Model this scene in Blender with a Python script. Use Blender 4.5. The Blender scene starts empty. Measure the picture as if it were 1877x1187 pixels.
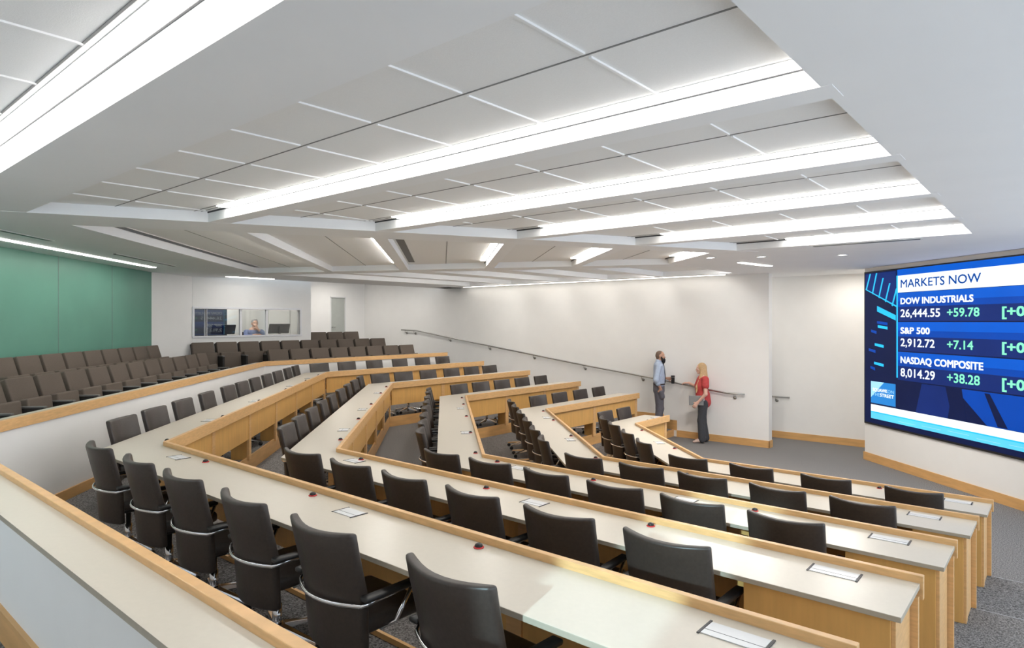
import bpy, bmesh, math, random
import numpy as np
from mathutils import Vector, Matrix
random.seed(7)
SC = bpy.context.scene
COL = SC.collection
# ------------------------------------------------------------------ camera
CAMZ = 2.82
cam_d = bpy.data.cameras.new('camera'); cam = bpy.data.objects.new('camera', cam_d); COL.objects.link(cam)
cam.location = (0, 0, CAMZ); cam.rotation_euler = (math.pi/2, 0, 0)
cam_d.sensor_fit = 'HORIZONTAL'; cam_d.sensor_width = 36.0
cam_d.lens = 36.0*1183/1877; cam_d.shift_y = -4.5/1877; cam_d.clip_start = .02
SC.camera = cam
# ------------------------------------------------------------------ world, exposure
wd = bpy.data.worlds.new('world'); SC.world = wd; wd.use_nodes = True
wd.node_tree.nodes['Background'].inputs[0].default_value = (.78, .89, 1, 1)
wd.node_tree.nodes['Background'].inputs[1].default_value = 1.15
SC.view_settings.view_transform = 'Standard'; SC.view_settings.look = 'None'
SC.view_settings.gamma = 1; SC.view_settings.use_curve_mapping = False
SC.view_settings.exposure = 1.1
SC.cycles.max_bounces = 10; SC.cycles.diffuse_bounces = 7; SC.cycles.glossy_bounces = 4; SC.cycles.transparent_max_bounces = 8
SC.cycles.sample_clamp_indirect = 6
STRIP = 8.0          # emission of the linear lights
# daylight beam that enters through the slit cut for it behind the viewer and falls across the near desks
sp_d = bpy.data.lights.new('daylight_beam', 'SPOT'); sp_d.energy = 9000; sp_d.color = (.58, .88, 1); sp_d.spot_size = math.radians(15); sp_d.spot_blend = .2; sp_d.shadow_soft_size = .18
sp_o = bpy.data.objects.new('daylight_beam', sp_d); COL.objects.link(sp_o); sp_o.location = (.1-.47*18, 2.9-.883*18, 1.63+.364*18)
sp_o.rotation_euler = (Vector((.75, 4.1, 1.45))-Vector(sp_o.location)).to_track_quat('-Z', 'Y').to_euler()
# ------------------------------------------------------------------ plan directions
def dr(deg): t = math.radians(deg); return Vector((math.sin(t), math.cos(t)))
B = dr(-49.5); A = dr(-6.1); C = dr(40.5); Q = Vector((A.y, -A.x))
def W(b, c): return B*b + C*c                     # along the near wing / across it
def V(a, q): return A*a + Q*q                     # along the middle section / across it
def XCQ(c, q):                                    # line C=c meets line Q=q
    m = Matrix(((C.x, C.y), (Q.x, Q.y))); return m.inverted() @ Vector((c, q))
def XQB(q, b):
    m = Matrix(((Q.x, Q.y), (B.x, B.y))); return m.inverted() @ Vector((q, b))
RZ = {'B': math.radians(-40.5), 'A': math.radians(-83.9), 'C': math.radians(-130.5)}
# ------------------------------------------------------------------ materials
def mat(name, col, rough=.6, metal=0, noise=None, bump=0, coat=0, spec=.5, stretch=(1, 1, 1), emit=None, estr=0, alpha=None):
    m = bpy.data.materials.new(name); m.use_nodes = True
    nt = m.node_tree; p = nt.nodes['Principled BSDF']
    p.inputs['Base Color'].default_value = (*col, 1); p.inputs['Roughness'].default_value = rough
    p.inputs['Metallic'].default_value = metal; p.inputs['Specular IOR Level'].default_value = spec
    p.inputs['Coat Weight'].default_value = coat; p.inputs['Coat Roughness'].default_value = .15
    if noise or bump:
        tc = nt.nodes.new('ShaderNodeTexCoord'); mp = nt.nodes.new('ShaderNodeMapping')
        mp.inputs['Scale'].default_value = stretch
        nt.links.new(tc.outputs['Object'], mp.inputs['Vector'])
        nz = nt.nodes.new('ShaderNodeTexNoise'); nz.inputs['Scale'].default_value = noise[1] if noise else 200
        nz.inputs['Detail'].default_value = 4
        nt.links.new(mp.outputs['Vector'], nz.inputs['Vector'])
        if noise:
            cr = nt.nodes.new('ShaderNodeValToRGB'); k = noise[0]
            cr.color_ramp.elements[0].position = .3; cr.color_ramp.elements[1].position = .7
            cr.color_ramp.elements[0].color = (*[c*(1-k) for c in col], 1)
            cr.color_ramp.elements[1].color = (*[min(1, c*(1+k)) for c in col], 1)
            nt.links.new(nz.outputs['Fac'], cr.inputs['Fac']); nt.links.new(cr.outputs['Color'], p.inputs['Base Color'])
        if bump:
            bp = nt.nodes.new('ShaderNodeBump'); bp.inputs['Strength'].default_value = bump; bp.inputs['Distance'].default_value = .004
            nt.links.new(nz.outputs['Fac'], bp.inputs['Height']); nt.links.new(bp.outputs['Normal'], p.inputs['Normal'])
    if emit:
        p.inputs['Emission Color'].default_value = (*emit, 1); p.inputs['Emission Strength'].default_value = estr
    return m
M = {}
M['wall'] = mat('white_paint', (.84, .83, .81), .7, noise=(.012, 3))
M['soffit'] = mat('white_ceiling_paint', (.86, .865, .88), .75, noise=(.01, 2))
M['tile'] = mat('ceiling_tile', (.84, .84, .84), .9, noise=(.02, 160), bump=.15)
M['tbar'] = mat('white_ceiling_grid', (.86, .86, .86), .45)
M['gap'] = mat('ceiling_shadow_gap', (.22, .22, .22), .9, noise=(.05, 20))
M['green'] = mat('green_wall_panel', (.125, .31, .235), .42, noise=(.06, 1.2), spec=.4)
M['carpet'] = mat('grey_carpet', (.20, .193, .19), .95, noise=(.85, 85), bump=.5, spec=.1)
M['wood'] = mat('maple_wood', (.70, .42, .185), .38, noise=(.10, 7), stretch=(1.5, 1.5, 9), spec=.4)
M['panel'] = mat('maple_veneer', (.70, .40, .13), .35, noise=(.07, 5), stretch=(4, 4, .5), spec=.4)
M['base'] = mat('maple_baseboard', (.66, .38, .15), .4, noise=(.10, 3), stretch=(1, 1, 6), spec=.4)
M['top'] = mat('cream_laminate', (.63, .575, .485), .30, noise=(.015, 40), spec=.4)
M['edge'] = mat('desk_edge_band', (.42, .37, .29), .5, noise=(.03, 30))
M['leather'] = mat('dark_brown_leather', (.040, .031, .026), .40, noise=(.12, 55), bump=.12, spec=.45)
M['leather2'] = mat('black_leather', (.012, .011, .011), .42, noise=(.1, 60), bump=.1)
M['chrome'] = mat('polished_aluminium', (.72, .73, .75), .16, metal=1, noise=(.02, 8))
M['black'] = mat('black_plastic', (.012, .012, .013), .4, noise=(.1, 40))
M['steel'] = mat('brushed_steel', (.42, .41, .39), .33, metal=1, noise=(.04, 60))
M['seat'] = mat('taupe_seat_fabric', (.135, .108, .088), .85, noise=(.10, 160), bump=.2, spec=.25)
M['seatdark'] = mat('dark_seat_upholstery', (.030, .027, .025), .8, noise=(.1, 120), spec=.3)
M['armcap'] = mat('grey_armrest_cap', (.13, .125, .12), .5, noise=(.05, 50))
M['nosing'] = mat('grey_step_nosing', (.34, .34, .35), .6, noise=(.05, 60))
M['red'] = mat('red_ring', (.55, .03, .03), .4, noise=(.1, 80))
M['plate'] = mat('white_metal_plate', (.70, .71, .72), .3, noise=(.01, 50))
M['strip'] = mat('dark_strip', (.04, .04, .045), .5, noise=(.05, 50))
M['frame'] = mat('white_window_frame', (.78, .78, .8), .35, noise=(.01, 20))
M['door'] = mat('grey_door', (.42, .44, .41), .5, noise=(.03, 6))
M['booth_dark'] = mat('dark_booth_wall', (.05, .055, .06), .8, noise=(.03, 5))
M['light'] = mat('light_diffuser', (.9, .9, .9), .5, emit=(1, .965, .91), estr=STRIP)
M['light_mid'] = mat('light_diffuser_bright', (.9, .9, .9), .5, emit=(1, .965, .91), estr=STRIP*1.3)
M['light_soft'] = mat('wall_wash_diffuser', (.9, .9, .9), .5, emit=(1, .95, .87), estr=STRIP*.36)
M['housing'] = mat('light_housing', (.75, .75, .75), .5, noise=(.01, 20))
def glass_mat():
    m = bpy.data.materials.new('window_glass'); m.use_nodes = True; nt = m.node_tree; nt.nodes.clear()
    o = nt.nodes.new('ShaderNodeOutputMaterial'); mx = nt.nodes.new('ShaderNodeMixShader')
    t = nt.nodes.new('ShaderNodeBsdfTransparent'); g = nt.nodes.new('ShaderNodeBsdfGlossy'); fr = nt.nodes.new('ShaderNodeFresnel')
    g.inputs['Roughness'].default_value = .0; fr.inputs['IOR'].default_value = 1.55
    t.inputs['Color'].default_value = (.93, .95, .94, 1)
    nt.links.new(fr.outputs[0], mx.inputs[0]); nt.links.new(t.outputs[0], mx.inputs[1]); nt.links.new(g.outputs[0], mx.inputs[2])
    nt.links.new(mx.outputs[0], o.inputs[0]); return m
M['glass'] = glass_mat()
# ------------------------------------------------------------------ mesh builder
class MB:
    def __init__(s): s.v = []; s.f = []; s.m = []
    def add(s, vs, fs, mi=0, T=None):
        o = len(s.v)
        for p in vs:
            p = Vector(p)
            s.v.append(tuple(T @ p) if T else tuple(p))
        for f in fs: s.f.append([i+o for i in f]); s.m.append(mi)
        return s
    def box(s, x0, x1, y0, y1, z0, z1, mi=0, T=None):
        vs = [(x, y, z) for z in (z0, z1) for x, y in ((x0, y0), (x1, y0), (x1, y1), (x0, y1))]
        return s.add(vs, [(3, 2, 1, 0), (4, 5, 6, 7), (0, 1, 5, 4), (1, 2, 6, 5), (2, 3, 7, 6), (3, 0, 4, 7)], mi, T)
    def prism(s, poly, z0, z1, mi=0, T=None, top=None):
        n = len(poly)
        ar = sum(poly[i][0]*poly[(i+1) % n][1]-poly[(i+1) % n][0]*poly[i][1] for i in range(n))
        if ar < 0: poly = poly[::-1]
        vs = [(p[0], p[1], z0) for p in poly]+[(p[0], p[1], z1) for p in poly]
        s.add(vs, [list(range(n))[::-1]], mi, T); o = len(s.v)-2*n
        s.f.append([i+n+o for i in range(n)]); s.m.append(mi if top is None else top)
        for i in range(n):
            j = (i+1) % n; s.f.append([o+i, o+j, o+j+n, o+i+n]); s.m.append(mi)
        return s
    def strip(s, P0, P1, z0, z1, mi=0, top=None):   # chain of quads between two polylines, as one solid
        n = len(P0); o = len(s.v)
        for z in (z0, z1):
            for P in (P0, P1):
                for p in P: s.v.append((p[0], p[1], z))
        a, b, c, d = o, o+n, o+2*n, o+3*n
        for i in range(n-1):
            for q, mm in (([a+i, a+i+1, b+i+1, b+i], mi), ([c+i, d+i, d+i+1, c+i+1], mi if top is None else top), ([a+i, c+i, c+i+1, a+i+1], mi), ([b+i, b+i+1, d+i+1, d+i], mi)):
                s.f.append(q); s.m.append(mm)
        for i in (0, n-1): s.f.append([a+i, b+i, d+i, c+i]); s.m.append(mi)
        return s
    def tube(s, path, r, n=8, mi=0, T=None, cap=True, flat=1.0):
        path = [Vector(p) for p in path]; rs = r if isinstance(r, (list, tuple)) else [r]*len(path)
        vs = []; up = Vector((0, 0, 1)); prev = None
        for i, p in enumerate(path):
            d = (path[min(i+1, len(path)-1)]-path[max(i-1, 0)]).normalized()
            if prev is None:
                u = d.cross(up)
                if u.length < .05: u = d.cross(Vector((1, 0, 0)))
            else: u = prev-d*prev.dot(d)
            u.normalize(); prev = u; w = d.cross(u)
            for k in range(n):
                t = 2*math.pi*k/n; vs.append(p+u*math.cos(t)*rs[i]*flat+w*math.sin(t)*rs[i])
        fs = []
        for i in range(len(path)-1):
            for k in range(n):
                a = i*n+k; b = i*n+(k+1) % n; fs.append((a, b, b+n, a+n))
        if cap: fs.append(list(range(n))[::-1]); fs.append([(len(path)-1)*n+k for k in range(n)])
        return s.add(vs, fs, mi, T)
    def lathe(s, prof, n=16, mi=0, T=None):
        vs = []; fs = []
        for r, z in prof:
            for k in range(n):
                t = 2*math.pi*k/n; vs.append((r*math.cos(t), r*math.sin(t), z))
        for i in range(len(prof)-1):
            for k in range(n):
                a = i*n+k; b = i*n+(k+1) % n; fs.append((a, b, b+n, a+n))
        fs.append(list(range(n))[::-1]); fs.append([(len(prof)-1)*n+k for k in range(n)])
        return s.add(vs, fs, mi, T)
    def build(s, name, mats, parent=None, smooth=False, bevel=0, seg=2, sub=0, loc=None, rot=None, fix=True):
        me = bpy.data.meshes.new(name); me.from_pydata(s.v, [], s.f)
        if not isinstance(mats, (list, tuple)): mats = [mats]
        for m in mats: me.materials.append(m)
        me.polygons.foreach_set('material_index', s.m)
        if fix:
            bm = bmesh.new(); bm.from_mesh(me); bmesh.ops.recalc_face_normals(bm, faces=bm.faces); bm.to_mesh(me); bm.free()
        if smooth: me.polygons.foreach_set('use_smooth', [True]*len(me.polygons))
        me.update()
        o = bpy.data.objects.new(name, me); COL.objects.link(o)
        if parent: o.parent = parent
        if loc is not None: o.location = loc
        if rot is not None: o.rotation_euler = rot
        if bevel:
            b = o.modifiers.new('bevel', 'BEVEL'); b.width = bevel; b.segments = seg; b.limit_method = 'ANGLE'; b.angle_limit = math.radians(40)
        if sub:
            b = o.modifiers.new('sub', 'SUBSURF'); b.levels = sub; b.render_levels = sub
        return o
def tag(o, label=None, cat=None, group=None, kind=None):
    if label: o['label'] = label
    if cat: o['category'] = cat
    if group: o['group'] = group
    if kind: o['kind'] = kind
    return o
def struct(o, label=None, cat=None): return tag(o, label, cat, kind='structure')
def empty(name, loc, rz=0, label=None, cat=None, group=None):
    o = bpy.data.objects.new(name, None); COL.objects.link(o); o.empty_display_size = .2
    o.location = loc; o.rotation_euler = (0, 0, rz); return tag(o, label, cat, group)
KIDS = {}
def kids(o):
    if o.name not in KIDS: KIDS[o.name] = [c for c in bpy.data.objects if c.parent == o]
    return KIDS[o.name]
def dup(o, parent=None):
    c = o.copy(); COL.objects.link(c)
    if parent: c.parent = parent
    for ch in kids(o): dup(ch, c)
    return c
def orient(p, d, up=None):     # matrix whose local x axis follows d (horizontal)
    d = Vector((d[0], d[1], 0)).normalized(); n = Vector((-d.y, d.x, 0))
    return Matrix(((d.x, n.x, 0, p[0]), (d.y, n.y, 0, p[1]), (0, 0, 1, p[2]), (0, 0, 0, 1)))
ORD = ['first', 'second', 'third', 'fourth', 'fifth', 'sixth', 'seventh', 'eighth', 'ninth', 'tenth', 'eleventh', 'twelfth', 'thirteenth']
# ------------------------------------------------------------------ levels
ZS = CAMZ+1.08; ZT = CAMZ+1.19; ZN = CAMZ+1.285; ZH = CAMZ+1.45; ZTOP = CAMZ+1.6
TZ = {5: .17, 4: .35, 3: .53, 2: .71, 1: .89}
RC = {1: 2.57, 2: 3.99, 3: 5.41, 4: 6.92, 5: 8.45, 0: 1.0}
RQ = {1: -2.63, 2: -1.08, 3: .48, 4: 2.02, 5: 3.56, 0: -4.07}
RB = {1: 12.8, 2: 11.06, 3: 9.29, 4: 7.63, 5: 5.98, 0: 13.93}
CEND = {1: 13.72, 2: 13.7, 3: 13.55, 4: 13.57, 5: 11.84, 0: 13.34}
WALLC = 14.66
def row(i, off=0, b0=.57, c1=None, off2=None):   # polyline of row i, moved back by off
    c, q, b = RC[i]-off, RQ[i]-off, RB[i]+off
    c1 = CEND[i] if c1 is None else c1
    return [W(b0, c), XCQ(c, q), XQB(q, b), W(b, c1)]
# ================================================================== STRUCTURE
def poly(name, pts, z0, z1, m, bevel=0): return struct(MB().prism([tuple(p) for p in pts], z0, z1).build(name, m, bevel=bevel))
# floor slab of the pit
poly('floor', [W(-2.6, -2), W(-2.6, 20), W(20.2, 20), W(20.2, -2)], -.15, 0, M['carpet'])
# carpeted tiers
EXT = -2.4
for i in (5, 4, 3, 2, 1):
    nxt = i-1
    P0 = row(i, .10, EXT, WALLC); P1 = row(nxt, .10 if nxt else -.02, EXT, WALLC)
    if i == 5:      # the frontmost tier stops at its desk end; the aisle step lies farther back
        P0 = P0[:3]+[W(6.08, 11.95), W(7.30, 11.96), W(7.30, WALLC)]; P1 = P1[:3]+[W(7.73, 11.95), W(7.73, 11.96), W(7.73, WALLC)]
        bs_ = MB().prism([W(7.28, 11.96), W(7.30, 11.96), W(7.30, WALLC), W(7.28, WALLC)], 0, TZ[5]+.005); bs_.prism([W(6.08, 11.95), W(7.28, 11.95), W(7.28, 11.97), W(6.08, 11.97)], 0, TZ[5]+.005)
        struct(bs_.build('trim_50', M['base']))
    struct(MB().strip(P0, P1, 0.002, TZ[i]).build('floor_tier_%d' % i, M['carpet']))
    # wooden riser board along the front of the tier, with its lip (only where the desk stands)
    Pa = row(i, .10, .57, CEND[i]); Pb = row(i, .078, .57, CEND[i])
    struct(MB().strip(Pa, Pb, TZ[i]-.20 if i > 4 else TZ[i]-.19, TZ[i]+.035).build('trim_%d' % i, M['base']))
    # pale nosing on the open aisle part
    e0 = W(EXT, RC[i]-.10); e1 = W(.57, RC[i]-.10); f0 = W(EXT, RC[i]-.115); f1 = W(.57, RC[i]-.115)
    struct(MB().prism([e0, e1, f1, f0], TZ[i], TZ[i]+.003).build('trim_%d' % (10+i), M['nosing']))
UZ1, UZ2, UZ3 = 1.25, 1.43, 1.62
U0 = row(0, .06, EXT, WALLC)
struct(MB().strip(U0, [W(EXT, -1.6), XCQ(-1.6, -6.5), XQB(-6.5, 19.8), W(19.8, WALLC)], .002, UZ1).build('floor_tier_6', M['carpet']))
struct(MB().prism([V(3.0, -5.4), V(3.0, -6.5), V(15.2, -6.5), V(15.2, -5.4)], UZ1, UZ2).build('floor_tier_7', M['carpet']))
struct(MB().prism([W(14.95, 6.6), W(14.95, WALLC), W(19.8, WALLC), W(19.8, 6.6)], UZ1, UZ2+.001).build('floor_tier_8', M['carpet']))
struct(MB().prism([W(16.15, 10.02), W(16.15, WALLC), W(19.8, WALLC), W(19.8, 10.02)], UZ2, UZ3).build('floor_tier_9', M['carpet']))
# ---- guard wall behind the rearmost desk row: white body, cream counter, maple rail
g = []
P0 = row(0, 0, -1.5); P1 = row(0, .20, -1.5)
struct(MB().strip(P0, P1, .80, CAMZ-.97).build('wall_guard', M['wall']))
struct(MB().strip(row(0, .02, -1.5), row(0, .225, -1.5), CAMZ-.97, CAMZ-.945).build('trim_21', [M['edge'], M['top']]))
for p in bpy.data.objects['trim_21'].data.polygons: p.material_index = 1 if p.normal.z > .9 else 0
struct(MB().strip(row(0, -.025, -1.5), row(0, .022, -1.5), CAMZ-1.02, CAMZ-.915).build('trim_22', M['wood'], bevel=.004))
struct(MB().strip(row(0, .2, -1.5), row(0, .222, -1.5), UZ1, UZ1+.15).build('baseboard_guard_back', M['base']))
struct(MB().strip(row(0, -.022, -1.5), row(0, 0, -1.5), TZ[1], TZ[1]+.11).build('baseboard_guard', M['base']))
# ---- side wall with the handrail, alcove, screen wall
def wallseg(name, p, q, z0, z1, th=.15, m='wall', side=1):
    p, q = Vector(p), Vector(q); d = (q-p).normalized(); n = Vector((-d.y, d.x))*th*side
    return struct(MB().prism([p, q, q+n, p+n], z0, z1).build(name, M[m]))
S0, S1 = W(4.99, WALLC), W(19.7, WALLC)
wallseg('wall_far_side', S0, S1, 0, ZTOP, side=-1, th=.2)
wallseg('wall_alcove_end', W(8.5, WALLC+.2), W(8.5, 16.2), 0, ZTOP, side=1, th=.15)
wallseg('wall_alcove', W(8.6, 16.15), W(2.2, 16.15), 0, ZTOP, side=1)
SCR0 = V(12.39, 8.6); SCR1 = V(6.6, 8.6)
wallseg('wall_screen', SCR0, SCR1, 0, ZTOP, side=1, th=.3)
wallseg('wall_screen_end', SCR0+Q*.3, SCR0+Q*2.2, 0, ZTOP, side=1, th=.1)
bb = lambda n, p, q, s, z=0, h=.16: struct(MB().prism([p, q, q+Vector((-(q-p).normalized().y, (q-p).normalized().x))*.02*s, p+Vector((-(q-p).normalized().y, (q-p).normalized().x))*.02*s], z, z+h).build(n, M['base']))
bb('baseboard_screen', SCR0+A*.02, SCR1, -1)
bb('baseboard_far_side', W(4.97, WALLC), W(7.2, WALLC), 1)
bb('baseboard_alcove', W(8.4, 16.15), W(2.6, 16.15), -1)
struct(MB().prism([W(4.97, WALLC-.02), W(4.99, WALLC-.02), W(4.99, WALLC+.2), W(4.97, WALLC+.2)], 0, .16).build('baseboard_corner', M['base']))
# stepped skirting where the aisle climbs beside the man
for k, (b0, b1, z0, z1) in enumerate([(7.2, 7.5, .16, .40), (7.3, 7.6, .17, .40), (7.55, 9.2, .35, .52), (9.2, 11.0, .53, .70), (11.0, 12.7, .71, .88), (12.7, 14.0, .89, 1.05)]):
    bb('baseboard_step_%d' % (k+1), W(b0, WALLC), W(b1, WALLC), 1, z0, z1-z0)
# ---- green wall, booth wall, back wall
P1 = V(14.9, -6.35); P2 = Vector((-7.68, 15.5)); P3 = W(15.9, 10.01)
wallseg('wall_green', V(2.5, -6.35), P1, 0, ZTOP, m='green', side=1)
for k in range(5):      # fine vertical joints of the green panels
    a = 13.2-1.75*k
    struct(MB().prism([V(a, -6.35), V(a+.006, -6.35), V(a+.006, -6.346), V(a, -6.346)], 1.5, ZS).build('trim_%d' % (30+k), M['gap']))
wallseg('wall_booth_side', P1, P2, 0, ZTOP, side=1)
wc0, wc1, wz0, wz1 = 6.84, 9.66, 2.47, 3.13
bc0 = P2.dot(C)
def bw(name, c0, c1, z0, z1): struct(MB().prism([W(15.9, c0), W(15.9, c1), W(16.02, c1), W(16.02, c0)], z0, z1).build(name, M['wall']))
bw('wall_booth_below', bc0, 10.01, 0, wz0); bw('wall_booth_above', bc0, 10.01, wz1, ZTOP)
bw('wall_booth_left', bc0, wc0, wz0, wz1); bw('wall_booth_right', wc1, 10.01, wz0, wz1)
wallseg('wall_booth_end', W(16.02, 9.89), W(19.7, 9.89), 0, ZTOP, side=1, th=-.12)
wallseg('wall_rear', W(19.7, 5), W(19.7, 13.17), 0, ZTOP, side=1)
wallseg('wall_rear_right', W(19.7, 13.82), W(19.7, 14.9), 0, ZTOP, side=1)
wallseg('wall_rear_above', W(19.7, 13.17), W(19.7, 13.82), 3.71, ZTOP, side=1)
# booth interior
struct(MB().prism([W(16.03, 5.9), W(16.03, 9.88), W(19.6, 9.88), W(19.6, 5.9)], UZ2+.01, 1.6).build('floor_booth', M['carpet']))
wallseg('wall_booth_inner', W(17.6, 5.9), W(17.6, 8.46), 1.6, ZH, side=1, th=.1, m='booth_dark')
wallseg('wall_booth_inner_light', W(17.6, 8.46), W(17.6, 9.7), 1.6, ZH, side=1, th=.1)
wallseg('wall_booth_inner_right', W(17.6, 9.70), W(16.75, 9.86), 1.6, ZH, side=1, th=.05)
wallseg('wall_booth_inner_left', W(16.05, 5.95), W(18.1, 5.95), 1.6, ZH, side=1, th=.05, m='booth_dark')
# door at the top landing
dr_ = empty('door_1', (*W(19.7, 13.495), UZ3), math.atan2(C.y, C.x)); struct(dr_, 'narrow grey door at the top landing', 'door')
MB().box(-.29, .29, .03, .075, 0.005, 2.05).build('door_leaf', M['door'], dr_, bevel=.003)
f = MB(); f.box(-.325, -.29, -.02, .1, 0, 2.09); f.box(.29, .325, -.02, .1, 0, 2.09); f.box(-.325, .325, -.02, .1, 2.05, 2.09); f.build('door_frame', M['housing'], dr_)
MB().tube([(-.24, .03, 1.0), (-.24, -.03, 1.0), (-.12, -.03, 1.0)], .011).build('door_handle', M['steel'], dr_)
# unseen walls behind and beside the camera, left low so sky light fills the room
wallseg('wall_behind', W(3.6, -1.6), W(12, -1.6), 0, 1.9, side=-1)
for nme, b0, b1, z0, z1 in (('wall_beam_mask_left', .95, 3.6, 0, ZTOP), ('wall_beam_mask_right', -2.4, .43, 0, ZTOP), ('wall_beam_mask_above', .43, .95, 3.76, ZTOP), ('wall_beam_mask_below', .43, .95, 0, 2.9)):  # unseen panels added around a slit that shapes the beam on the desks
    wallseg(nme, W(b0, -1.6), W(b1, -1.6), z0, z1, side=1)
wallseg('wall_near_side', W(-2.4, -1.6), W(-2.4, 12.0), 0, .2, side=1)
# ================================================================== CEILING
M1 = XCQ(9.67, 4.18); M2 = XQB(4.18, 5.6)
def rectBC(name, b0, b1, c0, c1, z0, z1, m): return poly(name, [W(b0, c0), W(b1, c0), W(b1, c1), W(b0, c1)], z0, z1, M[m])
rectBC('ceiling', -2.6, 15.2, 1.45, 16.5, ZT, ZT+.05, 'tile')
rectBC('ceiling_near', -2.6, 15.2, -1.8, 1.45, ZN, ZN+.05, 'tile')
rectBC('ceiling_rear', 15.2, 20.2, -1, 15.2, ZH, ZH+.05, 'soffit')
rectBC('ceiling_booth', 16.03, 18.15, 5.9, 9.9, ZH-.2, ZH-.15, 'soffit')
SB = .85
rectBC('ceiling_soffit_1', -2.5, SB, -1.7, 9.67, ZS, ZT+.2, 'soffit')
poly('ceiling_soffit_2', [W(-2.5, 9.67), M1, M2, W(5.6, WALLC+.1), W(8.6, WALLC+.1), W(8.6, 16.3), W(1.5, 16.3), V(12.4, 8.75)], ZS, ZT+.06, M['soffit'])
# mitre beams
n0, n1 = Vector((-4.99, 6.285)), Vector((3.67, 9.91)); f0, f1 = Vector((-5.54, 6.98)), Vector((-1.01, 8.63))
dn = (n1-n0).normalized(); df = (f1-f0).normalized()
poly('ceiling_beam_1', [n0-dn*3.2, n1+dn*.15, f1+df*4.8, f0-df*3.2], ZS-.004, ZT+.02, M['soffit'])
k0, k1 = Vector((-5.03, 14.2)), Vector((3.05, 12.15)); dk = (k1-k0).normalized(); nk = Vector((-dk.y, dk.x))
poly('ceiling_beam_2', [k0-dk*1.6, k1, k1+nk*.55, k0-dk*1.6+nk*.6], ZS-.003, ZT+.02, M['soffit'])
def meet(p, d, r, e):            # p + d*t on the line r + e*s
    m = Matrix(((d.x, -e.x), (d.y, -e.y))); s = m.inverted() @ (Vector(r)-Vector(p)); return Vector(p)+d*s.x
# near wing beams (lit faces look back, away from the screen)
LB = [(1.15, 1.73, ZN), (3.18, 3.38, ZT), (4.79, 4.98, ZT), (6.43, 6.62, ZT), (8.05, 8.24, ZT)]
LIGHTS = []
for k, (c0, c1, zt) in enumerate(LB):
    e0 = meet(W(0, c0), B, n0, dn)+B*.1; e1 = meet(W(0, c1), B, n0, dn)+B*.1
    poly('ceiling_beam_%d' % (k+3), [W(SB-.05, c0), e0, e1, W(SB-.05, c1)], ZS-.002, zt+.02, M['soffit'])
    LIGHTS.append((W(SB+.02, c0-.065), e0.dot(B)-.55, c0, zt))
e0 = meet(W(0, 9.67), B, n0, dn)
LIGHTS.append((W(SB+.02, 9.67-.065), e0.dot(B)-.75, 9.67, ZT))
# middle section beams
LA = [(-4.90, -4.13), (-2.55, -2.37), (-.90, -.72), (.84, 1.02), (2.50, 2.68)]
for k, (q0, q1) in enumerate(LA):
    s0 = meet(V(0, q0), A, f0, df)-A*.05; s1 = meet(V(0, q1), A, f0, df)-A*.05
    t0 = meet(V(0, q0), A, k0, dk)+A*.1; t1 = meet(V(0, q1), A, k0, dk)+A*.1
    poly('ceiling_beam_%d' % (k+10), [s0, t0, t1, s1], ZS-.002, ZT+.02, M['soffit'])
# far wing beams
LC = [(7.3, .18), (8.86, .18), (10.4, .18), (12.1, .18), (13.75, .9)]
for k, (b, w) in enumerate(LC):
    s0 = meet(W(b, 0), C, k0+nk*.5, dk); s1 = meet(W(b+w, 0), C, k0+nk*.5, dk)
    poly('ceiling_beam_%d' % (k+20), [s0, W(b, 14.3), W(b+w, 14.3), s1], ZS-.002, ZT+.02, M['soffit'])
rectBC('ceiling_soffit_3', 5.6, 15.4, 14.12, WALLC+.05, ZS, ZT+.02, 'soffit')
poly('ceiling_soffit_4', [V(4, -4.2), V(4, -6.5), V(15.0, -6.5), P2+B*.15, W(15.45, 8), W(15.45, WALLC), W(14.62, WALLC), W(14.62, 9.2), XQB(-4.2, 14.0)], ZS, ZT+.03, M['soffit'])
# tile grid: white tee bars across the beams, dark gaps along them
gb = 0
def bar(name, p, q, w, z0, z1, m):
    global gb
    d = (q-p).normalized(); n = Vector((-d.y, d.x))*w/2
    return [tuple(p+n), tuple(p-n), tuple(q-n), tuple(q+n)]
gw = MB(); gd = MB(); gr_ = MB()
bays = [(1.73, 3.12), (3.38, 4.73), (4.98, 6.37), (6.62, 7.99), (8.24, 9.61)]
for (c0, c1) in bays:
    cm = (c0+c1)/2-.02
    for k in range(1, 12):
        b = SB+.765*k
        lim = meet(W(0, c1), B, n0, dn).dot(B); lim0 = meet(W(0, c0), B, n0, dn).dot(B)
        if b < lim-.02:
            gw.prism(bar('', W(b, c0-.02), W(b, cm-.025), .016, 0, 0, 0), ZT-.010, ZT+.004); gw.prism(bar('', W(b, cm+.025), W(b, c1), .016, 0, 0, 0), ZT-.010, ZT+.004)
        elif b < lim0: gw.prism(bar('', W(b, c0-.02), W(b, min(cm-.03, c1)), .016, 0, 0, 0), ZT-.010, ZT+.004)
    for c in (cm, c1-.06, c1+.0):
        gd.prism(bar('', W(SB, c), meet(W(0, c), B, n0, dn), .010, 0, 0, 0), ZT-.003, ZT+.004)
    gd.prism(bar('', W(SB, c0+.01), meet(W(0, c0), B, n0, dn), .010, 0, 0, 0), ZT-.003, ZT+.004)
for k in range(0, 14):
    b = SB+.765*k+.3; gw.prism(bar('', W(b, -1.5), W(b, .98), .016, 0, 0, 0), ZN-.010, ZN+.004)
for c in (.98, .22): gd.prism(bar('', W(SB, c), W(11, c), .012, 0, 0, 0), ZN-.004, ZN+.004)
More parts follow.
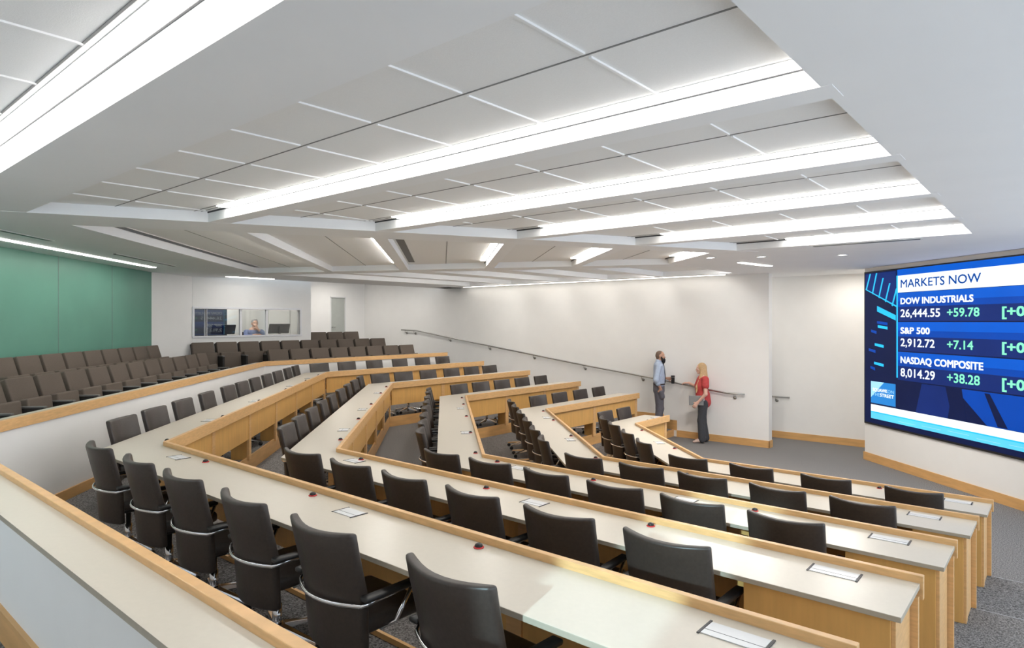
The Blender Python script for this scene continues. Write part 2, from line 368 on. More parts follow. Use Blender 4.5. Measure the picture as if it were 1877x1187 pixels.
for (q0, q1) in ((-4.13, -2.55), (-2.37, -.9), (-.72, .84), (1.02, 2.5), (2.68, 4.18)):
    qm = (q0+q1)/2
    gd.prism(bar('', meet(V(0, qm), A, f0, df)+A*.02, meet(V(0, qm), A, k0, dk)-A*.02, .012, 0, 0, 0), ZT-.003, ZT+.004)
for (c0, c1, zt) in LB+[(9.67, 9.9, ZT)]:      # dark reveal between each light strip and the face beside it
    gr_.prism(bar('', W(SB, c0-.009), meet(W(0, c0), B, n0, dn), .014, 0, 0, 0), zt-.016, zt+.002)
for q0 in (-4.90, -2.55, -.90, .84, 2.50, 4.18):
    gr_.prism(bar('', meet(V(0, q0-.009), A, f0, df), meet(V(0, q0-.009), A, k0, dk), .012, 0, 0, 0), ZT-.016, ZT+.002)
struct(gr_.build('ceiling_reveal_strip', M['strip']))
struct(gw.build('ceiling_grid', M['tbar'])); struct(gd.build('ceiling_reveal', M['gap']))
# ================================================================== LIGHT FITTINGS
def strip_light(p, q, z, w, label, group, m='light', name='linear_ceiling_light'):
    p, q = Vector(p), Vector(q); L = (q-p).length; c = (p+q)/2; d = (q-p).normalized()
    t = empty(name, (c.x, c.y, z), math.atan2(d.y, d.x), label, 'ceiling light', group)
    MB().box(-L/2-.01, L/2+.01, -w/2-.012, w/2+.012, .001, .03).build('housing', M['housing'], t)
    MB().box(-L/2, L/2, -w/2, w/2, -.008, .002).build('diffuser', M[m], t)
    return t
nm = ['nearest the viewer, wide beam', 'second', 'third', 'fourth', 'fifth', 'farthest, beside the front soffit']
for k, (p, bend, c, zt) in enumerate(LIGHTS):
    strip_light(p, W(bend, c-.065), zt-.004, .105, 'long linear ceiling light of the near wing, ' + (nm[k] if k in (0, 5) else nm[k]+' from the viewer'), 'linear lights of the near wing')
LAQ = [-4.90, -2.55, -.90, .84, 2.50, 4.18]
for k, q in enumerate(LAQ):
    s = meet(V(0, q-.065), A, f0, df)+A*.08; t = meet(V(0, q-.065), A, k0, dk)-A*.55
    if q == 4.18: s = s+A*.05
    strip_light(s, t, ZT-.004, .105, 'linear ceiling light over the middle section, %s from the green wall' % ORD[k], 'linear lights over the middle section', 'light_mid')
for k, (b, w) in enumerate([(5.6, 0)]+LC[:4]):
    bb_ = b+w+.065
    s = meet(W(bb_, 0), C, k0+nk*.5, dk)+C*.7
    strip_light(s, W(bb_, 14.0), ZT-.004, .105, 'linear ceiling light of the far wing, %s from the screen' % ORD[k], 'linear lights of the far wing', 'light_mid')
strip_light(V(6.0, -5.72), V(13.5, -5.72), ZS-.006, .10, 'long white linear light along the top of the green wall', 'perimeter lights', 'light')
strip_light(W(5.9, 14.42), W(14.3, 14.42), ZS-.004, .07, 'thin linear wall light along the top of the handrail wall', 'perimeter lights', 'light_soft')
strip_light(W(15.2, 7.3), W(15.2, 8.5), ZS-.006, .10, 'short linear light in front of the control booth', 'perimeter lights', 'light')
def area(name, loc, sx, sy, w, col=(1, .95, .88), rz=0, rx=0, spread=None):
    d = bpy.data.lights.new(name, 'AREA'); d.shape = 'RECTANGLE'; d.size = sx; d.size_y = sy; d.energy = w; d.color = col
    if spread: d.spread = spread
    o = bpy.data.objects.new(name, d); COL.objects.link(o); o.location = loc; o.rotation_euler = (rx, 0, rz); return o
# recessed square downlights in the front soffit and over the rear landing
def downlight(x, y, z, label, group, e=0):
    t = empty('recessed_downlight', (x, y, z), random.random(), label, 'ceiling light', group)
    f = MB(); 
    for a in range(4):
        f.box(-.07, .07, .052, .07, -.006, .006, T=Matrix.Rotation(a*math.pi/2, 4, 'Z'))
    f.build('trim_ring', M['housing'], t); MB().box(-.052, .052, -.052, .052, -.001, .004).build('lamp', M['light'], t)
for k, (x, y) in enumerate([(3.35, 10.9), (4.15, 10.75), (5.35, 10.45)]):
    downlight(x, y, ZS-.001, 'small square downlight in the front soffit, %s from the left' % ORD[k], 'front soffit downlights')
    area('front_lamp', (x, y, ZS-.03), .3, .3, 30)
strip_light(Vector((4.15, 11.75)), Vector((5.0, 12.5)), ZS-.006, .09, 'short linear light in the soffit beside the alcove', 'perimeter lights', 'light')
for b_, c_ in ((6.6, 15.4), (3.6, 15.3)):  # added fill lights without fittings, to brighten the alcove walls
    p_ = W(b_, c_); area('alcove_fill', (p_.x, p_.y, ZS-.03), .3, .3, 8)
for k, (b, c) in enumerate([(16.6, 13.1), (18.6, 12.9), (17.6, 11.0)]):
    p = W(b, c); downlight(p.x, p.y, ZH-.001, 'square downlight above the top landing, %s from the stairs' % ORD[k], 'landing downlights')
    area('landing_lamp', (p.x, p.y, ZH-.02), .1, .1, 9)
p = W(17.0, 8.0); area('booth_lamp', (p.x, p.y, ZH-.22), 1.0, .6, 16)
# air slots (long dark grilles)
def slot(p, q, z, w, label, grp='ceiling air slots'):
    p, q = Vector(p), Vector(q); L = (q-p).length; c = (p+q)/2; d = (q-p).normalized()
    t = empty('air_slot_diffuser', (c.x, c.y, z), math.atan2(d.y, d.x), label, 'air vent', grp)
    MB().box(-L/2, L/2, -w/2, w/2, -.010, .002).build('slot', M['black'], t)
    f = MB(); f.box(-L/2-.02, L/2+.02, w/2, w/2+.018, -.008, .002); f.box(-L/2-.02, L/2+.02, -w/2-.018, -w/2, -.008, .002); f.build('frame', M['housing'], t)
slot(W(2.72, 9.84), W(1.42, 9.84), ZS, .09, 'dark air slot in the soffit in front of the screen')
slot(meet(V(0, -.62), A, f0, df)+A*.1, meet(V(0, -.62), A, k0, dk)-A*.6, ZT, .12, 'black air slot beside the middle light strip of the middle section')
slot(meet(V(0, -4.03), A, f0, df)+A*.6, meet(V(0, -4.03), A, k0, dk)-A*.3, ZT, .11, 'long black air slot beside the wide beam towards the green wall')
slot(V(10.9, -5.2), V(13.2, -5.2), ZS, .05, 'thin dark air slot in the soffit by the green wall, farther one')
slot(V(6.5, -5.2), V(9.2, -5.2), ZS, .05, 'thin dark air slot in the soffit by the green wall, nearer one')
# ================================================================== DESKS
ROWN = {5: 'frontmost desk row', 4: 'second desk row from the screen', 3: 'middle desk row', 2: 'fourth desk row from the screen', 1: 'rearmost desk row'}
def desk(i):
    zf = TZ[i]; zt = zf+.74
    t = empty('lecture_desk', (*XCQ(RC[i]-.3, RQ[i]-.3), zf), 0, {5: 'long cream-topped maple desk of the frontmost row, nearest the screen', 4: 'long cream-topped maple desk, second row from the screen', 3: 'long cream-topped maple desk of the middle row', 2: 'long cream-topped maple desk, second row from the back', 1: 'long cream-topped maple desk of the rearmost row'}[i], 'desk', 'tiered lecture desks')
    org = Vector(t.location)
    def bl(mb, name, m, **k):
        mb.v = [tuple(Vector(p)-org) for p in mb.v]; return mb.build(name, m, t, **k)
    ce = CEND[i]
    tp = bl(MB().strip(row(i, .02, .57, ce), row(i, .55, .57, ce), zt-.028, zt), 'desktop', [M['top'], M['edge']], bevel=.003)
    for p in tp.data.polygons: p.material_index = 0 if p.normal.z > .9 else 1
    bl(MB().strip(row(i, 0, .555, ce+.02), row(i, .038, .555, ce+.02), zt-.085, zt+.04), 'edge_rail', M['wood'], bevel=.003)
    # front: posts and hanging panels between them
    P = row(i, .07, .62, ce-.05)
    for s in range(3):
        a, b = P[s], P[s+1]; L = (b-a).length; d = (b-a)/L; n = max(1, round(L/1.45)); st = L/n
        for k in range(n+1):
            c = a+d*st*k
            T = orient((c.x, c.y, 0), d)
            if not (s and k == 0): bl(MB().box(-.05, .05, -.015, .02, zf, zt-.06, T=T), 'post', M['wood'], bevel=.002)
            if k < n:
                T2 = orient((c.x+d.x*st/2, c.y+d.y*st/2, 0), d)
                bl(MB().box(-st/2+.05, st/2-.05, -.006, .012, zf+(.29 if i < 5 else .03), zt-.06, T=T2), 'modesty_panel', M['panel'])
        if s == 0: continue
        for k in range(1, n):     # gables under the top, carrying it
            c = a+d*st*k; T = orient((c.x, c.y, 0), d)
            sg = 1 if T.to_3x3() @ Vector((0, 1, 0)) == 0 else 1
            nn = Vector((-d.y, d.x)); sgn = 1 if nn.dot(Vector(row(i, .5)[s])-Vector(row(i, 0)[s])) > 0 else -1
            bl(MB().box(-.02, .02, min(.02*sgn, .24*sgn), max(.02*sgn, .24*sgn), zf, zt-.036, T=T), 'gable', M['panel'])
    # closed end cabinets beside the aisle
    w = {1: .70, 2: .70, 3: .53, 4: .36, 5: .22}[i]
    cab = bl(MB().prism([W(.62, RC[i]-.51), W(.62+w, RC[i]-.51), W(.62+w, RC[i]-.09), W(.62, RC[i]-.09)], zf, zt-.036), 'end_cabinet', M['panel'], bevel=.003)
    bl(MB().prism([W(.600, RC[i]-.50), W(.62, RC[i]-.50), W(.62, RC[i]-.42), W(.600, RC[i]-.42)], zf, zt-.036), 'corner_post', M['wood'], bevel=.002)
    bl(MB().prism([W(.606, RC[i]-.40), W(.62, RC[i]-.40), W(.62, RC[i]-.10), W(.606, RC[i]-.10)], zf, zt-.036), 'end_panel', M['wood'])
    b_ = RB[i]
    bl(MB().prism([W(b_+.09, ce-.06), W(b_+.45, ce-.06), W(b_+.45, ce-.03), W(b_+.09, ce-.03)], zf, zt-.036), 'end_panel', M['wood'])
    return t
for i in (5, 4, 3, 2, 1): desk(i)
# ---- microphones and flap boxes let into the desktops
def mic_proto():
    t = empty('push_to_talk_microphone', (0, 0, 0)); 
    MB().lathe([(.031, 0), (.032, .003), (.030, .006), (.02, .008)], 20).build('ring_base', M['red'], t, smooth=True)
    MB().lathe([(.024, .007), (.024, .014), (.020, .021), (.011, .026), (.003, .027)], 18).build('dome', M['black'], t, smooth=True)
    return t
def box_proto():
    t = empty('desk_power_box', (0, 0, 0))
    MB().box(-.115, .115, -.055, .055, 0, .003).build('lid', M['plate'], t)
    for s in (-1, 1): MB().box(s*.122-.005, s*.122+.005, -.065, .065, 0, .0035).build('end_strip', M['strip'], t)
    MB().box(-.115, .115, -.018, -.0155, .003, .0036).build('lid_joint', M['strip'], t)
    return t
WN = {'B': 'near wing', 'A': 'middle section', 'C': 'far wing'}
def place(i, w, s, off):
    return {'B': lambda: W(s, RC[i]-off), 'A': lambda: V(s, RQ[i]-off), 'C': lambda: W(RB[i]+off, s)}[w]()
FROM = {'B': 'the aisle end', 'A': 'the near corner', 'C': 'the middle section'}
SHORT = {5: 'frontmost row', 4: 'second row from screen', 3: 'middle row', 2: 'second row from back', 1: 'rearmost row'}
MIC = {'1B': [.6, 2.34, 3.9, 5.52], '1A': [6.75, 8.39, 9.99, 11.63, 13.29, 14.6], '1C': [9.1, 10.6, 12.2],
 '2A': [7.64, 9.23, 10.85, 12.5, 13.71], '2B': [2.1, 3.6, 5.29], '2C': [9.6, 11.1, 12.6], '3A': [7.6, 9.0, 10.56, 12.09, 13.1], '3B': [1.92, 3.49, 4.75], '3C': [10.2, 11.7, 13.0],
 '4A': [8.01, 9.59, 11.16, 12.3], '4C': [11.21, 12.7], '4B': [1.68, 3.23], '5A': [9.38, 10.99], '5C': [11.14], '5B': [1.6, 3.17]}
BOX = {'1B': [.94, 3.38, 5.89], '1A': [8.12, 10.0, 12.31, 13.9], '2B': [.95, 3.04, 5.3], '2A': [8.34, 10.25, 12.57], '3B': [.94, 2.5, 4.38], '3A': [9.02, 11.56],
 '4B': [.94, 3.95], '4A': [9.3, 11.49], '5A': [9.87], '5C': [11.6], '5B': [.85, 2.95]}
MIC['1B'] = [2.34, 3.9, 5.52]
def spread(D, proto, off, name, labelfmt, cat, grp):
    first = True
    for kk, L in D.items():
        i, w = int(kk[0]), kk[1]
        for n, s in enumerate(L):
            o = proto if first else dup(proto); first = False
            p = place(i, w, s, off); o.location = (p.x, p.y, TZ[i]+.741); o.rotation_euler.z = RZ[w]
            o.scale.x = .78 if name == 'box' and s > 1.2 else 1; o.scale = (o.scale.x, 1, 1) if name == 'box' else (.9, .9, .9)
            tag(o, labelfmt % (SHORT[i], WN[w], ORD[n], FROM[w]), cat, grp)
spread(MIC, mic_proto(), .10, 'mic', 'black dome microphone on the %s, %s, %s from %s', 'microphone', 'desk microphones')
spread(BOX, box_proto(), .17, 'box', 'white power box in %s, %s, %s from %s', 'power box', 'desk power boxes')
# ================================================================== CHAIRS
def back_shell(mb, front):
    nu, nv = 9, 8; rows = []
    for j in range(nv+1):
        v = j/nv; z = .305+v*.615
        hw = .236+.016*min(1, v*2) + .010*v
        y = -.205-.02*min(1, v*2) - (max(0, v-.48)/.52)*.075
        r = []
        for i in range(nu+1):
            u = -1+2*i/nu; zz = z+(.012*u*u if j == nv else 0)
            r.append((u*hw, y+.075*u*u+(.055 if front else 0)*(1-.15*abs(u)**6), zz))
        rows.append(r)
    return rows
def make_chair():
    t = empty('conference_chair', (0, 0, 0))
    a = back_shell(None, False); b = back_shell(None, True); nv, nu = len(a), len(a[0])
    vs = [p for r in a for p in r]+[p for r in b for p in r]; N = nv*nu; fs = []
    I = lambda j, i: j*nu+i
    for j in range(nv-1):
        for i in range(nu-1):
            fs.append((I(j, i), I(j, i+1), I(j+1, i+1), I(j+1, i))); fs.append((N+I(j, i), N+I(j+1, i), N+I(j+1, i+1), N+I(j, i+1)))
    per = [I(0, i) for i in range(nu)]+[I(j, nu-1) for j in range(1, nv)]+[I(nv-1, i) for i in range(nu-2, -1, -1)]+[I(j, 0) for j in range(nv-2, 0, -1)]
    for k in range(len(per)):
        p, q = per[k], per[(k+1) % len(per)]; fs.append((p, N+p, N+q, q))
    MB().add(vs, fs).build('backrest', M['leather'], t, smooth=True, bevel=.016, seg=3)
    seam = MB()       # piped seam just below the top edge of the backrest
    top = a[-2]; zz = .885
    pts = [(x*1.0, y-.0105, .893+.012*(k/4.5-1)**2) for k, (x, y, z) in enumerate(top)]
    seam.tube([(x*.93, y+.006, z) for x, y, z in pts], .0035, 6).build('seam', M['leather2'], t, smooth=True)
    MB().box(-.235, .235, -.115, .27, .405, .485).build('seat', M['leather'], t, smooth=True, bevel=.03, seg=3)
    arc = []
    for k in range(13):
        u = -1+2*k/12; arc.append((u*.262, -.232+.085*u*u-.012, .575))
    path = [(-.285, .13, .600), (-.285, -.05, .592), (-.280, -.13, .583)]+arc+[(.280, -.13, .583), (.285, -.05, .592), (.285, .13, .600)]
    MB().tube(path, .011, 8, flat=.75).build('arm_band', M['chrome'], t, smooth=True)
    for s in (-1, 1):
        MB().box(s*.285-.030, s*.285+.030, -.165, .15, .600, .626).build('armrest', M['leather2'], t, smooth=True, bevel=.01)
        MB().tube([(s*.285, .14, .60), (s*.262, .05, .44), (s*.20, .0, .40)], .011, 8).build('arm_support', M['chrome'], t, smooth=True)
    MB().box(-.11, .11, -.12, .12, .355, .405).build('tilt_mechanism', M['black'], t, bevel=.012)
    MB().lathe([(.028, .10), (.028, .24), (.02, .24), (.02, .36)], 12).build('gas_column', M['chrome'], t, smooth=True)
    MB().lathe([(.02, .075), (.045, .08), (.045, .125), (.03, .135)], 14).build('hub', M['chrome'], t, smooth=True)
    for k in range(5):
        R = Matrix.Rotation(math.radians(90+72*k), 4, 'Z')
        leg = MB().add([(.03, -.026, .085), (.03, .026, .085), (.03, .020, .128), (.03, -.020, .128), (.31, -.017, .062), (.31, .017, .062), (.31, .012, .082), (.31, -.012, .082)],
            [(0, 1, 2, 3), (7, 6, 5, 4), (0, 4, 5, 1), (1, 5, 6, 2), (2, 6, 7, 3), (3, 7, 4, 0)], 0, R).build('base_leg', M['chrome'], t, bevel=.004)
        c = MB()
        for s in (-1, 1): c.lathe([(.004, s*.006), (.028, s*.006), (.030, s*.012), (.026, s*.022), (.005, s*.023)], 12, 0, R @ Matrix.Translation((.29, 0, .0305)) @ Matrix.Rotation(math.pi/2, 4, 'X'))
        c.tube([R @ Vector((.29, 0, .03)), R @ Vector((.29, 0, .066))], .008, 6)
        c.build('caster', M['black'], leg, smooth=True)
    return t
CH = {'1B': [1.88, 2.79, 3.57, 4.39, 5.12, 5.94], '2B': [1.66, 2.4, 3.13, 3.86, 4.56, 5.3], '3B': [1.48, 2.17, 2.87, 3.57, 4.28, 4.95], '4B': [1.31, 2.02, 2.76, 3.46, 4.19], '5B': [1.17, 2.01, 2.83, 3.64],
 '1A': [7.08, 7.83, 8.64, 9.5, 10.4, 11.1, 11.84, 12.62, 13.42, 14.27, 15.03], '2A': [7.54, 8.22, 8.98, 9.79, 10.56, 11.47, 12.36, 13.21, 14.15], '3A': [8.18, 8.86, 9.56, 10.36, 11.13, 11.81, 12.67, 13.23],
 '4A': [8.44, 9.27, 10.11, 10.94, 11.76, 12.55], '5A': [9.06, 9.85, 10.66, 11.29],
 '1C': [8.71, 9.48, 10.33, 11.16, 11.95, 12.71], '2C': [9.15, 9.81, 10.59, 11.37, 12.09, 12.79], '3C': [9.9, 10.57, 11.29, 12.03, 12.77], '4C': [10.54, 11.3, 12.09, 12.85], '5C': [10.54, 11.22]}
chair = make_chair(); first = True
for kk, L in CH.items():
    i, w = int(kk[0]), kk[1]
    off = {'B': .55, 'A': .48, 'C': .48}[w]
    if kk == '3A': off = .53
    for n, s in enumerate(L):
        o = chair if first else dup(chair); first = False
        p = place(i, w, s, off); o.location = (p.x, p.y, TZ[i]+.004); o.rotation_euler.z = RZ[w]+random.uniform(-.06, .06)
        tag(o, 'dark leather swivel chair, %s, %s, %s from %s' % (SHORT[i], WN[w], ORD[n], FROM[w]), 'chair', 'chairs at the %s' % ROWN[i])
# ================================================================== AUDITORIUM SEATS
def make_seat():
    t = empty('auditorium_seat', (0, 0, 0))
    # local origin on the floor under the rear top of the back; +y looks to the front
    T = Matrix.Translation((0, .17, .40)) @ Matrix.Rotation(math.radians(17), 4, 'X')
    bc = MB().box(-.255, .255, -.045, .045, 0, .50, T=T); bc.build('back_cushion', M['seat'], t, smooth=True, bevel=.018, seg=3)
    MB().box(-.262, .262, -.075, -.046, -.05, .485, T=T).build('back_shell', M['seatdark'], t, bevel=.01)
    T2 = Matrix.Translation((0, .30, .17)) @ Matrix.Rotation(math.radians(6), 4, 'X')
    MB().box(-.245, .245, -.055, .055, 0, .475, T=T2).build('folded_seat', M['seat'], t, smooth=True, bevel=.022, seg=3)
    MB().box(-.262, .262, .10, .19, .20, .42).build('seat_bracket', M['seatdark'], t)
    return t
def make_arm(t, x):
    s = MB().box(x-.026, x+.026, .03, .52, 0.0, .545).build('arm_panel', M['seatdark'], t, bevel=.008)
    MB().box(x-.032, x+.032, .04, .535, .545, .568).build('armrest', M['armcap'], s, bevel=.006)
    MB().box(x-.009, x+.009, .516, .524, .10, .50).build('front_inset', M['black'], s)
    return s
seat = make_seat(); make_arm(seat, .29)
seat_last = dup(seat); KIDS.clear(); make_arm(seat_last, -.29); KIDS.clear()
SEATS = [('U1A', 'A', -5.2, UZ1, [7.86+.598*k for k in range(12)], 'front row of taupe seats by the green wall'),
 ('U2A', 'A', -6.1, UZ2, [9.55+.5825*k for k in range(9)], 'back row of taupe seats against the green wall'),
 ('U1C', 'C', 14.72, UZ1, [8.32+.582*k for k in range(8)], 'front row of taupe seats below the booth'),
 ('U2C', 'C', 15.74, UZ2, [6.95+.577*k for k in range(10)], 'second row of taupe seats along the booth wall'),
 ('U3C', 'C', 16.9, UZ3, [10.86, 11.44, 12.02], 'rear row of three seats beside the booth')]
used = set()
for key, w, off, z, L, nmz in SEATS:
    for n, s in enumerate(L):
        last = n == len(L)-1
        src = seat_last if last else seat
        o = src if src.name not in used else dup(src); used.add(src.name)
        p = V(s, off) if w == 'A' else W(off, s)
        o.location = (p.x, p.y, z+.003); o.rotation_euler.z = RZ[w]
        tag(o, 'taupe flip-up seat, %s, %s from %s' % (nmz.replace(' of taupe seats', '').replace(' of three seats', ''), ORD[n], 'the viewer' if w == 'A' else 'its left end'), 'seat', nmz)
# ================================================================== VIDEO WALL
def emis(name, col, s=1.0):
    m = bpy.data.materials.new(name); m.use_nodes = True; nt = m.node_tree; p = nt.nodes['Principled BSDF']
    p.inputs['Base Color'].default_value = (.004, .004, .005, 1); p.inputs['Roughness'].default_value = .4; p.inputs['Specular IOR Level'].default_value = .12
    tc = nt.nodes.new('ShaderNodeTexCoord'); nz = nt.nodes.new('ShaderNodeTexNoise'); nz.inputs['Scale'].default_value = 1.3
    nt.links.new(tc.outputs['Object'], nz.inputs['Vector'])
    cr = nt.nodes.new('ShaderNodeValToRGB'); cr.color_ramp.elements[0].position = .3; cr.color_ramp.elements[1].position = .7
    cr.color_ramp.elements[0].color = (*[c*.9 for c in col], 1); cr.color_ramp.elements[1].color = (*[c*1.08 for c in col], 1)
    nt.links.new(nz.outputs['Fac'], cr.inputs['Fac']); nt.links.new(cr.outputs['Color'], p.inputs['Emission Color'])
    p.inputs['Emission Strength'].default_value = s; return m
SS = .66
E_ = {'white': emis('screen_white', (.80, .88, .95), SS), 'blue': emis('screen_blue', (.0, .05, .34), SS), 'blue2': emis('screen_bright_blue', (.0, .085, .50), SS), 'navy': emis('screen_navy', (.005, .02, .13), SS),
 'deep': emis('screen_deep_navy', (.003, .008, .045), SS), 'cyan': emis('screen_cyan', (.02, .47, .85), SS), 'sky': emis('screen_sky_blue', (.10, .55, .82), SS), 'green': emis('screen_green', (.22, .86, .50), SS), 'ink': emis('screen_ink_blue', (.0, .05, .27), SS),
 'black': M['black'], 'tile': emis('screen_logo_blue', (.02, .20, .55), SS), 'pale': emis('screen_pale_blue', (.32, .62, .85), SS)}
so = V(12.36, 8.565); sw = empty('video_wall', (so.x, so.y, .753), math.atan2(-A.y, -A.x), 'huge video wall showing MARKETS NOW stock figures on blue', 'screen')
# local: x to the viewer's right along the wall, z up, -y into the room (q = 8.6 is the wall)
SH = 3.073; SWD = 5.46
MB().box(0, SWD, -.0, .034, 0, SH).build('cabinet', M['black'], sw, bevel=.004)
lay = [0]
def rect(name, x0, x1, z0, z1, m, d=.003, parent=None):
    return MB().box(x0, x1, -d, -d+.002, z0-.753, z1-.753).build(name, E_[m], parent or sw)
def quad(name, pts, m, d=.004):
    n = len(pts); vs = [(x, -d, z-.753) for x, z in pts]+[(x, -d+.002, z-.753) for x, z in pts]
    fs = [list(range(n)), list(range(n, 2*n))[::-1]]+[(i, i+n, (i+1) % n+n, (i+1) % n) for i in range(n)]
    return MB().add(vs, fs).build(name, E_[m], sw)
rect('picture', .03, SWD-.03, .79, 3.80, 'deep', .002)
rect('sky_band', .97, SWD-.03, 3.67, 3.80, 'blue2', .0026)
rect('headline_band', .987, 5.25, 3.367, 3.685, 'white')
for z0, z1 in ((2.83, 3.36), (2.27, 2.81), (1.72, 2.25)):
    zm = (z0+z1)/2
    rect('figure_row', .987, 5.25, zm, z1, 'blue', .003); rect('figure_row', .987, 5.25, z0, zm, 'navy', .003)
    rect('row_highlight', .987, 5.25, z1-.16, z1-.0, 'blue2', .0036)
rect('vertical_rule', .947, .985, 1.756, 3.69, 'cyan')
# studio picture left of the table
rect('studio_view', .045, .945, 1.70, 3.79, 'deep', .0024)
quad('window_glow', [(.05, 3.49), (.05, 3.78), (.93, 3.78), (.93, 3.13)], 'navy', .003)
for k in range(5):
    x = .10+.19*k; quad('window_strut', [(x-.045, 3.47-.085*k+.0), (x-.015, 3.45-.085*k), (x+.115, 3.78-.11*max(0, k-1)), (x+.075, 3.78-.11*max(0, k-1))], 'cyan', .0042)
quad('window_ledge', [(.05, 3.485), (.05, 3.465), (.945, 3.095), (.945, 3.125)], 'cyan', .0042)
for x0, z0, x1, z1 in ((.40, 3.13, .93, 2.94),): quad('light_box', [(x0, z0), (x0, z0-.11), (x1, z1-.10), (x1, z1)], 'cyan', .0042)
for x0, z0, w, m in ((.40, 2.83, .30, 'blue'), (.22, 2.66, .16, 'blue'), (.33, 2.39, .26, 'cyan'), (.15, 2.28, .2, 'blue'), (.31, 2.02, .28, 'cyan'), (.2, 1.93, .14, 'blue'), (.42, 2.75, .28, 'cyan')):
    quad('monitor_glow', [(x0, z0), (x0, z0-.05), (x0+w, z0-.085), (x0+w, z0-.03)], m, .0042)
# lower studio floor
quad('floor_glow', [(2.35, 1.70), (3.0, 1.17), (5.3, 1.17), (5.3, 1.70)], 'blue', .003)
quad('floor_glow', [(1.6, 1.70), (1.45, 1.17), (2.2, 1.17), (2.3, 1.70)], 'navy', .003)
quad('floor_shadow', [(2.95, 1.68), (3.20, 1.18), (3.38, 1.18), (3.05, 1.68)], 'deep', .0036)
quad('floor_shadow', [(2.15, 1.70), (2.3, 1.17), (2.6, 1.17), (2.5, 1.70)], 'deep', .0036)
rect('logo_tile', .214, .924, 1.195, 1.627, 'tile', .003)
quad('logo_sheen', [(.214, 1.627), (.214, 1.30), (.60, 1.627)], 'pale', .0036)
rect('caption_ribbon', .214, SWD-.05, 1.025, 1.165, 'white'); rect('caption_ribbon', .214, SWD-.05, .885, 1.018, 'sky')
rect('ribbon_rule', .214, SWD-.05, 1.005, 1.028, 'cyan', .0042)
for k in range(7): rect('ribbon_streak', 1.0+.6*k, 1.45+.6*k, .93+.012*(k % 3), .936+.012*(k % 3), 'pale', .0042)
def text(name, s, x0, x1, z0, z1, m, bold=0):
    cu = bpy.data.curves.new(name, 'FONT'); cu.body = s; cu.size = 1; cu.resolution_u = 3
    tmp = bpy.data.objects.new(name, cu); COL.objects.link(tmp)
    dg = bpy.context.evaluated_depsgraph_get(); me = bpy.data.meshes.new_from_object(tmp.evaluated_get(dg))
    bpy.data.objects.remove(tmp); bpy.data.curves.remove(cu)
    xs = [v.co.x for v in me.vertices]; a, b = min(xs), max(xs)
    cap = .729 if any(ch.isalnum() for ch in s) else 1
    for v in me.vertices:
        v.co = Vector((x0+(v.co.x-a)/(b-a)*(x1-x0), -.006, z0+v.co.y/cap*(z1-z0)-.753))
    if bold:        # heavier strokes: the letter faces repeated with small shifts
        v0 = [tuple(v.co) for v in me.vertices]; f0 = [list(p.vertices) for p in me.polygons]; b = MB()
        for dx in (-bold, 0, bold):
            for dz in (-bold*.7, bold*.7): b.add([(x+dx, y+.0003*dz/bold, z+dz) for x, y, z in v0], f0)
        o = b.build(name, E_[m], sw, fix=False); return o
    me.materials.clear(); me.materials.append(E_[m]); o = bpy.data.objects.new(name, me); COL.objects.link(o); o.parent = sw; return o
text('headline', 'MARKETS NOW', 1.068, 2.888, 3.455, 3.61, 'ink', .003)
for nm_, s, x1, z0, z1, s2, xa, xb, s3, za, zb in (('index_name', 'DOW INDUSTRIALS', 2.736, 3.148, 3.265, '26,444.55', 2.029, 0, '+59.78', 2.906, 3.055),
    ('index_name', 'S&P 500', 1.791, 2.598, 2.715, '2,912.72', 1.907, 0, '+7.14', 2.360, 2.510), ('index_name', 'NASDAQ COMPOSITE', 2.928, 2.045, 2.17, '8,014.29', 1.913, 0, '+38.28', 1.795, 1.955)):
    text(nm_, s, 1.068, x1, z0, z1, 'white', .0065)
    text('index_value', s2, 1.068, xa, za, zb, 'white', .004)
    text('index_change', s3, 2.193, {'+59.78': 2.855, '+7.14': 2.732, '+38.28': 2.863}[s3], za, zb, 'green', .004)
    text('index_percent', {'+59.78': '[+0.23%]', '+7.14': '[+0.25%]', '+38.28': '[+0.48%]'}[s3], 3.287, 4.30, za, zb, 'green', .008)
text('logo_text', 'SQUAWK', .275, .70, 1.435, 1.50, 'white', .003); text('logo_text', 'ON', .71, .88, 1.435, 1.50, 'pale', 0)
text('logo_text', 'THE', .275, .475, 1.345, 1.41, 'pale', 0); text('logo_text', 'STREET', .49, .88, 1.345, 1.41, 'white', .003)
# recessed slot above the video wall
struct(MB().prism([V(12.0, 8.50), V(4, 8.50), V(4, 8.512), V(12.0, 8.512)], ZS-.003, ZS+.01).build('trim_40', M['gap']))
# ================================================================== HANDRAILS
def rail(pts, br, label, wallp):
    t = empty('handrail', pts[0], 0, label, 'handrail'); o = Vector(pts[0])
    P = [Vector(p)-o for p in pts]
    MB().tube(P, .021, 10).build('rail', M['steel'], t, smooth=True)
    for p in br:
        p = Vector(p)-o; n = Vector((C.x, C.y, 0))
        m = MB(); m.tube([p+Vector((0, 0, -.015)), p+Vector((0, 0, -.075)), p+n*.035+Vector((0, 0, -.095)), p+n*.085+Vector((0, 0, -.095))], .009, 8)
        m.lathe([(.004, -.012), (.042, -.010), (.042, -.002), (.02, .001)], 14, 0, Matrix.Translation(p+n*.082+Vector((0, 0, -.095))) @ Vector((0, 0, 1)).rotation_difference(n).to_matrix().to_4x4())
        m.build('bracket', M['steel'], t, smooth=True)
    return t
hz = [(17.51, 2.53), (16.71, 2.51), (13.39, 2.08), (9.88, 1.64), (7.84, 1.41), (6.35, 1.215), (5.9, 1.165), (5.5, 1.165)]
